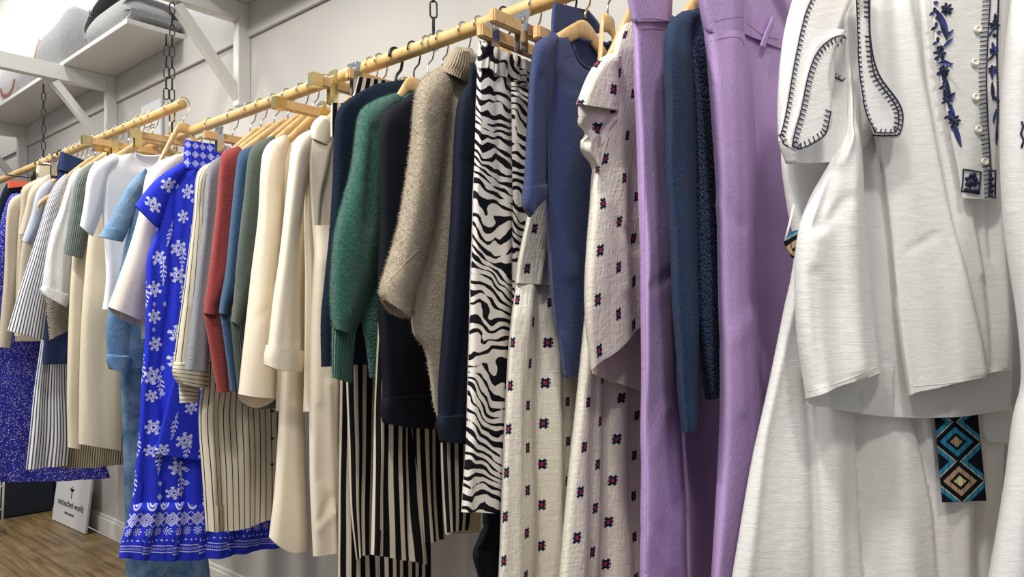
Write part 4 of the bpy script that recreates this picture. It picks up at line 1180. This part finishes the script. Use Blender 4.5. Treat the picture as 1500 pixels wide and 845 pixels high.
# --- dark navy cardigan
p = Plane(-1.453)
t = gar('jumper', 'dark navy wool jumper tucked left of the green mohair one', 'jumper', -1.453, .65)
nb = piece('body', t, p, [(548,124),(515,142),(496,160),(490,190),(487,260),(482,340),(475,410),(470,465),(471,537)], None, f_navyd, W=[.30,.38,.40,.38,.36], th=.06, crown=.05, seed=74, folds=(2, .006))
fuzz(nb, 8000, .005, f_navyd, 6)
wood_hanger(-1.453, 'black plastic hanger of the dark navy jumper', mat=black_m, hook=black_m)

# --- first striped trousers
p = Plane(-1.512)
t = gar('trousers', 'black and cream striped wide trousers beside the ivory trousers', 'trousers', -1.512, .3)
piece('leg', t, p, [(548,400),(550,560),(552,720),(556,845),(556,900)], [(622,400),(626,560),(630,720),(632,832),(632,880)], f_bws, th=.04, off=-.03, close=0, seed=77, folds=(2.5, .006), uoff=.1)
piece('leg', t, p, [(506,400),(507,540),(510,650),(513,740),(522,820)], [(552,400),(551,540),(548,650),(545,740),(543,812)], f_bws, th=.05, off=.012, close=0, seed=76, folds=(1.3, .007))
piece('waistband', t, p, [(524,112),(518,135),(510,165)], [(566,118),(566,140),(560,165)], f_bws, th=.03, close=0, topth=1, seed=67)
clip_hanger(-1.512, 'chrome clip hanger gripping a striped waistband above the dark navy jumper', metal=chrome_m, half=.105, zb=.055, dy=(-.08, .07))
p = Plane(-1.551)
t = gar('trousers', 'black and cream striped trousers hung lowest, hem at the bottom edge', 'trousers', -1.551, .2)
piece('leg', t, p, [(498,400),(498,560),(496,720),(495,845),(495,900)], [(540,400),(544,560),(546,720),(550,832),(552,880)], f_bws, th=.04, close=0, seed=79, folds=(1.5, .006), uoff=.1)
piece('waistband', t, p, [(485,150),(484,175),(484,200)], [(520,152),(522,175),(523,200)], f_bws, th=.025, close=0, topth=1, seed=78)
clip_hanger(-1.551, 'brass clip hanger gripping the lowest striped trousers', half=.155, zb=.078, dy=(-.12, .10), cliplen=.05)

# --- ivory suit pieces
p = Plane(-1.63)
t = gar('blazer', 'ivory blazer with rolled cuff and lapel', 'blazer', -1.63, .6)
iv = piece('body', t, p, [(462,186),(450,204),(446,300),(447,420),(446,520),(444,603)], None, f_ivory, W=[.28,.36,.36], th=.05, crown=.05, seed=80, off=-.01,
           creases=[([(462,220),(460,320),(474,520)],6,-.010), ([(482,230),(470,300),(480,450)],8,.006)])
seam('lapel_edge', iv, [(452,260),(456,330),(462,420),(468,520)], .0012, cream_seam)
i2 = piece('sleeve', t, p, [(458,188),(436,200),(427,216),(423,250),(417,310),(409,380),(400,440),(392,512)], [(466,194),(460,212),(454,240),(448,280),(443,330),(440,390),(440,450),(441,516)], f_ivory, th=.075, off=.012, seed=81, folds=(1, .004), creases=[([(440,330),(436,500)],5,-.006)])
piece('cuff', t, p, [(390,505),(387,520),(387,533)], [(446,514),(446,528),(443,544)], f_ivory, th=.085, off=.016, close=0, seed=82, wrinkle=.002, dip=.01, topth=1)
piece('collar', t, p, [(470,169),(460,177),(455,188),(453,200)], [(484,170),(492,184),(491,199),(487,214)], f_ivory, th=.05, off=.022, seed=83, close=.15)
piece('lapel', t, p, [(455,196),(453,240),(455,300),(463,400)], [(487,206),(480,245),(470,292),(465,402)], f_ivory, th=.016, off=.042, seed=84, wrinkle=.001)
wood_hanger(-1.63, 'wooden hanger in the shoulders of the ivory blazer with rolled cuff', hook=chrome_m)
clip_hanger(-1.7, 'wide brass clip hanger above the ivory blazers', half=.165, zb=.108, dy=(-.05, .10))
p = Plane(-1.7)
t = gar('trousers', 'ivory wide-leg trousers below the rolled blazer cuff', 'trousers', -1.7, .3)
piece('leg', t, p, [(424,260),(416,420),(412,540),(408,620),(403,710),(394,786)], [(452,260),(446,420),(446,540),(447,620),(449,710),(453,806)], f_ivory, th=.06, close=0, seed=85, dip=.03, creases=[([(414,640),(402,790)],3,-.003)])
p2 = Plane(-1.594)
piece('leg', t, p2, [(462,330),(456,450),(453,560),(453,650),(455,740),(459,815)], [(498,330),(500,450),(506,560),(510,650),(513,740),(515,800)], f_ivory, th=.06, close=0, seed=86, dip=.012,
      creases=[([(480,560),(486,700),(494,810)],4,.008), ([(470,760),(486,725)],5,-.006), ([(466,775),(490,748)],4,.005), ([(466,600),(470,700)],8,-.005)])
p = Plane(-1.755)
t = gar('blazer', 'ivory blazer with a plain long sleeve right of the grey-green jumper', 'blazer', -1.755, .55)
ib = piece('body', t, p, [(418,200),(408,230),(412,330),(407,450),(404,540),(404,602)], None, f_ivory, W=[.28,.36,.36], th=.05, crown=.05, seed=88, off=-.01)
ia = piece('sleeve', t, p, [(420,196),(398,206),(387,220),(383,245),(378,320),(367,410),(358,490),(349,577)], [(426,206),(420,230),(418,260),(416,300),(412,360),(407,430),(404,500),(404,583)], f_ivory, th=.085, off=.012, seed=89, folds=(1, .004), dip=.004, bdrop=.04, creases=[([(408,270),(402,420)],6,-.004), ([(372,470),(390,455)],6,-.003)])
seam('shoulder_seam', ia, [(394,214),(408,218),(414,235)], .0008, cream_seam)
wood_hanger(-1.755, 'wooden hanger of the plain-sleeved ivory blazer', hook=chrome_m, drop=-.015)

def knit(X, label, L, R, mat, hl, cuffL, cuffR, ribmat, bodyL, seed, W=(.30, .36, .36), crown=.05, hook=None, extra=()):
    p = Plane(X)
    t = gar('jumper', label, 'jumper', X, .6)
    piece('body', t, p, bodyL, None, mat, W=list(W), th=.04, crown=crown, seed=seed, off=-.010)
    s_ = piece('sleeve', t, p, L, R, mat, th=.055, off=.008, seed=seed + 1, folds=(1, .003), creases=extra)
    if cuffL: piece('cuff', t, p, cuffL, cuffR, ribmat, th=.035, off=.008, seed=seed + 2, close=0, wrinkle=.001)
    wood_hanger(X, hl, hook=hook or chrome_m)
    return t
knit(-1.815, 'grey-green knitted jumper with batwing sleeve and ribbed cuff', [(400,198),(374,210),(364,228),(358,280),(352,330),(346,390),(344,420),(338,470)], [(410,210),(404,240),(398,280),(392,340),(386,380),(380,410),(366,440),(352,478)], f_gg,
     'wooden hanger of the grey-green batwing jumper', [(337,464),(342,520),(350,590)], [(356,464),(362,520),(372,598)], f_ggr, [(402,200),(388,240),(384,330),(376,430),(372,520),(374,600)], 91, extra=[([(350,400),(372,420)],4,-.004), ([(346,420),(366,432)],4,-.004)])
knit(-1.87, 'slate blue knitted jumper between the red and grey-green ones', [(372,212),(352,222),(346,246),(340,300),(335,350),(330,400),(323,440),(321,458)], [(380,222),(376,250),(372,300),(366,350),(360,400),(350,430),(340,446),(336,462)], f_blu,
     'wooden hanger of the slate blue jumper', [(321,452),(329,505),(338,573)], [(338,452),(344,505),(350,573)], f_blu, [(374,216),(362,250),(356,340),(350,430),(346,500),(346,560)], 94)
knit(-1.945, 'brick red knitted jumper with a narrow long cuff', [(350,214),(328,221),(322,240),(317,300),(310,360),(304,410),(299,445),(298,458)], [(360,222),(356,250),(350,300),(344,350),(338,400),(330,430),(322,448),(320,462)], f_bur,
     'wooden hanger of the brick red jumper', [(297,452),(306,505),(318,574)], [(322,452),(330,505),(336,574)], f_bur, [(352,218),(342,250),(338,340),(332,430),(330,500),(334,560)], 97, extra=[([(300,440),(322,452)],3,-.003)])

# --- grey tee
p = Plane(-2.02)
t = gar('t_shirt', 'grey marl long-sleeved top left of the red jumper', 'top', -2.02, .7)
piece('body', t, p, [(326,230),(312,250),(310,340),(304,440),(300,530)], None, f_grey, W=[.28,.34,.34], th=.04, crown=.05, seed=100, off=-.01)
piece('sleeve', t, p, [(326,228),(308,238),(303,256),(298,320),(289,390),(281,455),(270,541)], [(334,236),(330,260),(326,300),(320,360),(314,420),(308,480),(305,543)], f_grey, th=.055, off=.008, seed=101, folds=(1, .004))
wood_hanger(-2.02, 'wooden hanger of the grey marl top')

# --- striped shirt dress
p = Plane(-2.095)
t = gar('shirt_dress', 'cream and black pinstriped shirt dress with dark buttons', 'dress', -2.095, .3)
sb_ = piece('body', t, p, [(310,236),(300,260),(302,360),(300,470),(296,560),(291,610),(296,690),(302,778)], [(352,232),(366,260),(380,360),(396,470),(410,560),(413,610),(414,690),(411,752)], f_shirt, th=.05, seed=103, off=-.008, folds=(2.4, .008), dip=.03,
            creases=[([(310,590),(314,780)],4,.008), ([(325,590),(330,780)],6,-.008), ([(380,600),(384,780)],8,.006)])
piece('sleeve', t, p, [(312,236),(294,246),(287,262),(284,310),(276,370),(268,430),(258,500),(254,532)], [(318,242),(312,262),(310,300),(309,350),(308,410),(306,470),(305,520),(305,540)], f_shirt, th=.055, off=.01, seed=104, uoff=.004, creases=[([(292,300),(276,440)],4,-.005)])
piece('cuff', t, p, [(255,526),(252,545),(258,560)], [(307,528),(307,552),(306,570)], f_shirth, th=.062, off=.012, close=0, seed=105, wrinkle=.002)
piece('cuff', t, p, [(262,556),(262,572),(263,590)], [(291,560),(291,575),(290,589)], f_shirth, th=.04, off=-.01, close=0, seed=106, wrinkle=.001)
for y in (602, 642, 680): button(sb_, 398, y, .0065, blackbtn, black_m)
wood_hanger(-2.095, 'wooden hanger of the pinstriped shirt dress', hook=gold_m)
clip_hanger(-2.16, 'wooden bar clip hanger right of the blue dress', half=.15, zb=.105, dy=(-.1, .1), metal=chrome_m, caps=False)

# --- blue printed dress
p = Plane(-2.27)
t = gar('dress', 'bright blue dress with white floral print and bordered ruffle hem', 'dress', -2.27, .2)
piece('collar_band', t, p, [(271,205),(269,222),(268,246)], [(330,213),(334,232),(336,252)], f_latt, th=.04, close=0, topth=1, folds=(6, .004), gather=.8, seed=110)
piece('body', t, p, [(268,240),(248,258),(236,290),(233,325),(224,352),(215,380),(214,430),(212,500),(207,560),(204,620),(199,680),(193,742)], [(338,248),(346,270),(352,300),(356,330),(360,360),(364,390),(366,430),(372,500),(380,560),(390,620),(396,680),(404,735)], f_sprig, th=.06, seed=111, folds=(4, .011), gather=.3,
      creases=[([(262,260),(252,420),(238,560),(242,740)],5,-.012), ([(284,250),(272,430),(254,600),(260,740)],6,.012), ([(296,260),(284,440),(274,740)],5,-.012), ([(216,424),(250,416),(290,410)],3,-.005)])
piece('overlay_panel', t, p, [(262,520),(246,580),(232,640),(224,664)], [(340,520),(330,580),(318,640),(306,676)], f_sprig, th=.02, off=.05, seed=113, uoff=.02, wrinkle=.003)
piece('sleeve', t, p, [(266,238),(236,256),(216,276),(198,300)], [(276,244),(258,268),(246,296),(232,334)], f_sprig, th=.05, off=.02, seed=114, uoff=.07)
piece('ruffle', t, p, [(194,732),(186,765),(178,792),(174,818)], [(404,728),(412,755),(415,780),(414,800)], f_bord, th=.085, seed=115, folds=(6, .019), close=.03, dip=.035, gather=.3, off=-.004, wrinkle=.002,
      creases=[([(226,740),(222,830)],6,.012), ([(246,740),(246,830)],4,-.012)])
clip_hanger(-2.27, 'chrome clip hanger with a pale tag holding the bright blue dress', metal=chrome_m, bar='metal', sh=-.02, dy=(-.02, .10))

# --- greige tee
p = Plane(-2.42)
t = gar('t_shirt', 'greige cotton top with wide elbow sleeve left of the blue dress', 'top', -2.42, .7)
piece('body', t, p, [(262,226),(232,244),(220,300),(212,380),(206,450),(207,496)], None, f_greige, W=[.34,.38,.38], th=.04, crown=.06, seed=120, off=-.01)
piece('sleeve', t, p, [(258,226),(230,238),(214,256),(206,300),(193,350),(174,406),(158,449)], [(270,236),(254,262),(242,300),(234,340),(226,390),(220,430),(214,472)], f_greige, th=.09, off=.01, seed=121, folds=(1, .004), hem=.005, bdrop=.03)
piece('sleeve_lining', t, p, [(176,440),(172,455),(174,464)], [(206,446),(206,460),(200,478)], f_greige, th=.04, off=-.02, seed=122, close=0)
wood_hanger(-2.42, 'wooden hanger of the greige top', hook=gold_m)

# ================================================================== the far rail
def yc2(X): return rail2(X)[1]
p = Plane(-2.66)
t = gar('jeans', 'washed blue jeans behind the bright blue dress', 'jeans', -2.66, .1, yc2(-2.66))
piece('leg', t, p, [(174,430),(176,540),(179,620),(182,720),(184,845),(185,920)], [(250,430),(262,540),(276,620),(292,720),(308,845),(312,920)], f_jean, th=.05, close=0, seed=124, folds=(1.3, .006))
clip_hanger(-2.66, 'brass clip hanger of the washed blue jeans', far=True)
p = Plane(-2.55)
t = gar('denim_jacket', 'light blue denim jacket with turned-up cuff', 'jacket', -2.55, .7, yc2(-2.55))
dj = piece('body', t, p, [(222,246),(204,262),(194,300),(184,350),(176,400),(172,470),(180,540)], None, f_denim, W=[.28,.34,.34], th=.04, crown=.05, seed=126, off=-.012)
ds = piece('sleeve', t, p, [(222,248),(206,262),(196,300),(186,350),(174,400),(162,440),(155,480),(157,522)], [(228,256),(222,280),(216,310),(212,350),(206,400),(200,440),(196,480),(193,524)], f_denim, th=.055, off=.0, seed=127, folds=(1, .004))
piece('cuff', t, p, [(156,518),(156,530),(159,540)], [(194,520),(193,534),(190,546)], f_denim, th=.06, off=.002, close=0, seed=128)
dp = piece('short_sleeve', t, p, [(214,246),(190,268),(174,296),(160,322),(152,338)], [(222,262),(208,286),(198,310),(190,330),(184,346)], f_denim, th=.06, off=.014, seed=129)
piece('turn_up', t, p, [(154,330),(149,340),(144,346)], [(186,336),(184,346),(180,354)], f_denim, th=.066, off=.014, close=0, seed=130)
seam('sleeve_seam', dp, [(205,268),(190,290),(176,312),(164,330)], .0012, plain('denim_thread', 'b9a06a', .7))
wood_hanger(-2.55, 'wooden hanger of the light denim jacket', far=True, hook=gold_m)
p = Plane(-2.8)
t = gar('t_shirt', 'white jersey T-shirt with round neck on a wooden hanger', 't-shirt', -2.8, .8, yc2(-2.8))
tb = piece('body', t, p, [(166,226),(152,244),(148,290),(152,345),(155,410),(150,453)], None, f_tee, W=[.34,.37,.38], th=.05, crown=.05, neck=(.46,.24,.07,.03), crown_k=4, seed=132, folds=(1.6, .006))
piece('sleeve', t, p, [(166,224),(138,240),(128,260),(123,298),(117,330)], [(178,230),(164,258),(154,292),(146,322),(137,346)], f_tee, th=.055, off=.012, seed=133)
wood_hanger(-2.8, 'wooden hanger showing in the neck of the white T-shirt', far=True, hook=gold_m, drop=-.01)
p = Plane(-2.92)
t = gar('trousers', 'cream cotton wide trousers below the white T-shirt', 'trousers', -2.92, .35, yc2(-2.92))
piece('leg', t, p, [(110,330),(104,400),(100,480),(98,560),(99,655)], [(140,330),(130,400),(124,480),(120,560),(119,658)], f_cream, th=.04, off=-.20, close=0, seed=135)
piece('leg', t, p, [(138,270),(126,380),(119,470),(116,560),(115,650)], [(200,270),(192,380),(186,470),(180,560),(178,660)], f_cream, th=.06, off=.008, close=0, seed=136, folds=(1.2, .006))
piece('waistband', t, p, [(138,236),(136,255),(136,280)], [(196,238),(198,255),(200,280)], f_cream, th=.05, off=.006, close=0, topth=1, seed=137)
clip_hanger(-2.92, 'brass plate clip hanger above the cream trousers', far=True, half=.13, zb=.12, dy=(-.1, .1))
clip_hanger(-2.86, 'brass clip hanger beside the white T-shirt hook', far=True, half=.19, zb=.115)
def top(name, cat, X, label, hl, Ls, Rs, mat, bodyL, seed, th=.055, W=(.26, .32, .32), crown=.05, cuff=None, hanger=True, **kw):
    p = Plane(X); t = gar(name, label, cat, X, .7, yc2(X))
    if bodyL: piece('body', t, p, bodyL, None, kw.get('bmat', mat), W=list(W), th=.04, crown=crown, seed=seed, off=-.012)
    s_ = piece('sleeve', t, p, Ls, Rs, mat, th=th, off=.006, seed=seed + 1, folds=kw.get('folds', (1, .003)))
    if cuff: piece('cuff', t, p, cuff[0], cuff[1], mat, th=th + .008, off=.008, close=0, seed=seed + 2)
    if hanger: wood_hanger(X, hl, far=True, hook=kw.get('hook', chrome_m), mat=kw.get('hm'))
    return t, s_
top('jumper', 'jumper', -3.02, 'sage grey ribbed knit top left of the white T-shirt', 'wooden hanger of the sage grey ribbed top', [(140,236),(122,246),(111,262),(106,290),(99,330),(93,370)], [(146,246),(140,266),(137,290),(132,320),(127,350),(122,379)], f_ribk, [(144,240),(130,262),(124,310),(118,360)], 140)
top('blouse', 'blouse', -3.12, 'white crinkled blouse with a banded cuff and frayed hem', 'wooden hanger of the white crinkled blouse', [(116,244),(104,256),(97,275),(88,305),(76,335),(68,370),(64,400),(61,422)], [(124,252),(118,272),(114,300),(110,330),(107,360),(105,390),(103,415),(101,440)], f_wblouse, [(120,248),(110,280),(104,340),(100,400),(100,440)], 143, folds=(2.5, .006),
    cuff=([(62,416),(59,424),(61,430)], [(102,430),(101,440),(98,450)]))
p = Plane(-3.21); t = gar('jumper', 'taupe knitted jumper hem below the white crinkled blouse', 'jumper', -3.21, .8, yc2(-3.21))
piece('body', t, p, [(96,262),(78,340),(67,430),(72,498)], [(136,262),(124,340),(112,430),(104,482)], f_taupe, th=.05, seed=146)
wood_hanger(-3.21, 'wooden hanger of the taupe jumper', far=True)
p = Plane(-3.44); t = gar('trousers', 'navy trousers held by silver clips on the far rail', 'trousers', -3.44, .7, yc2(-3.44))
piece('leg', t, p, [(84,244),(82,280),(76,350),(67,440),(62,534)], [(128,252),(126,290),(120,350),(108,440),(98,533)], f_navyp, th=.05, close=0, seed=148, folds=(1, .005))
piece('waistband', t, p, [(88,221),(86,234),(84,248)], [(126,236),(128,246),(130,258)], f_navyp, th=.045, off=.004, close=0, topth=1, seed=149)
clip_hanger(-3.44, 'silver clip hanger on the navy trousers waistband', far=True, metal=chrome_m, bar='metal', sh=-.06, dy=(-.07, .10))
top('shirt', 'shirt', -3.36, 'white and navy seersucker striped shirt with wide sleeve', 'wooden hanger of the seersucker shirt', [(96,254),(82,268),(70,292),(60,325),(46,370),(30,420),(11,484)], [(106,262),(98,290),(90,325),(82,365),(76,410),(70,450),(64,498)], f_seer, [(106,250),(94,275),(88,340),(82,400),(76,470)], 152, th=.07)
p = Plane(-3.5); t = gar('skirt', 'white and navy seersucker striped skirt below the striped shirt', 'skirt', -3.5, .5, yc2(-3.5))
piece('body', t, p, [(70,420),(60,500),(50,570),(43,640),(38,688)], [(98,420),(96,500),(98,570),(102,640),(99,682)], f_seer, th=.06, close=0, seed=155, folds=(2, .012), creases=[([(74,520),(68,690)],4,-.012)])
clip_hanger(-3.5, 'clip hanger of the seersucker skirt', far=True, metal=chrome_m, bar='metal')
p = Plane(-3.56); t = gar('dress', 'taupe striped dress hem below the cream trousers', 'dress', -3.56, .5, yc2(-3.56))
piece('skirt', t, p, [(78,480),(70,570),(64,640),(60,683)], [(180,480),(182,570),(183,640),(180,680)], f_taupes, th=.06, close=0, seed=157, folds=(3, .008), dip=.02)
wood_hanger(-3.56, 'wooden hanger of the taupe striped dress', far=True, arm=.155, drop=.06)
top('t_shirt', 't-shirt', -3.62, 'pale blue-grey jersey T-shirt left of the seersucker shirt', 'wooden hanger of the pale blue-grey T-shirt', [(74,262),(60,272),(52,286),(46,312),(32,352)], [(82,270),(74,290),(68,310),(60,335),(47,358)], f_bgrey, None, 160)
top('jumper', 'jumper', -3.69, 'oatmeal knitted top with short sleeve, second from the ditsy dress', 'hanger of the short-sleeved oatmeal top', [(70,256),(52,268),(42,282),(37,305),(27,342)], [(80,266),(66,286),(58,306),(50,325),(42,346)], f_oat, [(70,262),(50,300),(34,350),(26,420),(21,492)], 163, W=(.2, .16, .12))
top('jumper', 'jumper', -3.76, 'stone knitted long-sleeved top with dark hanger', 'dark hanger with the stone knitted top', [(74,255),(46,266),(32,276),(30,300),(26,345),(24,400),(22,490)], [(82,264),(64,280),(56,300),(50,345),(46,400),(42,490)], f_oat2, None, 166, hm=black_m, hook=black_m)
p = Plane(-3.83); t = gar('skirt', 'cream skirt clipped to the rail behind the oatmeal tops', 'skirt', -3.83, 1.0, yc2(-3.83))
piece('body', t, p, [(54,242),(52,262),(50,300),(48,360)], [(92,244),(92,262),(92,300),(92,360)], f_cream, th=.03, close=0, topth=1, seed=169)
clip_hanger(-3.83, 'black clip hanger on the cream skirt', far=True, metal=black_m, bar='metal', sh=-.09, dy=(-.0, .1))
top('jumper', 'jumper', -3.9, 'oatmeal long-sleeved jumper nearest the ditsy print dress', 'hanger of the leftmost oatmeal jumper', [(34,282),(18,290),(11,304),(8,340),(6,400),(2,450),(-3,508)], [(42,290),(34,310),(29,340),(27,380),(25,420),(22,460),(15,510)], f_oat, [(36,288),(24,320),(22,400),(22,500)], 172, W=(.2, .22, .2))
p = Plane(-4); t = gar('dress', 'violet blue ditsy floral print dress at the left edge', 'dress', -4, .4, yc2(-4))
piece('body', t, p, [(16,284),(8,300),(0,330),(-6,400),(-8,480)], [(48,280),(56,300),(66,330),(74,400),(80,480)], f_ditsy, th=.05, seed=175)
piece('skirt', t, p, [(-8,470),(-10,560),(-14,640),(-18,706)], [(90,470),(112,560),(140,640),(162,700)], f_ditsy, th=.06, seed=176, folds=(3, .012), dip=.01, close=.02)
piece('sleeve', t, p, [(20,330),(16,352),(11,370)], [(40,330),(32,360),(24,376)], f_ditsy, th=.05, off=.08, seed=177)
wood_hanger(-4, 'hanger of the ditsy print dress', far=True)
p = Plane(-4.1); t = gar('jacket', 'dark navy garment behind an orange banded hanger', 'jacket', -4.1, .9, yc2(-4.1))
piece('body', t, p, [(10,268),(2,284),(-8,320),(-12,420)], [(46,266),(50,290),(54,320),(58,420)], f_navyd, th=.04, seed=179)
yc, zr = rail_at(-4.08, True)
t = thing('banded_hanger', 'dark hanger with a broad orange band at the left edge', 'hanger', (-4.08, yc, zr - .1), HG)
pl = Plane(-4.06)
a, b, c, d = pl.hit(np.array([(13, 264.), (46, 266.), (46, 272.), (13, 275.)]))
obj('orange_band', [a, b, c, d] + [q - np.array([.02, 0, 0]) for q in (a, b, c, d)], [(0,3,2,1),(4,5,6,7),(0,1,5,4),(1,2,6,5),(2,3,7,6),(3,0,4,7)], plain('orange_card', 'e8664a', .5), t, False)
MB().tube(hook_pts(-4.07, yc, zr, zr - .09), .003, 7).build('hook', black_m, t)
# the black garment hanging low behind the zebra trousers
p = Plane(-1.053); t = gar('scarf', 'black garment end hanging low below the zebra trousers', 'garment', -1.053, .3)
piece('body', t, p, [(712,560),(709,700),(707,770),(696,800),(693,815),(702,850),(706,900)], [(742,560),(742,700),(742,770),(744,800),(744,830),(744,860),(744,900)], f_black, th=.05, close=0, seed=181, folds=(1.5, .006), creases=[([(700,806),(735,800)],4,-.008), ([(706,770),(735,780)],4,.008)])
# extra empty hangers whose hooks and bars show on the near rail
for X, lb in ((-3.38, 'empty wooden hanger on the near rail beside its cut end'), (-2.80, 'empty wooden hanger right of the wooden bar clip hanger')):
    pass
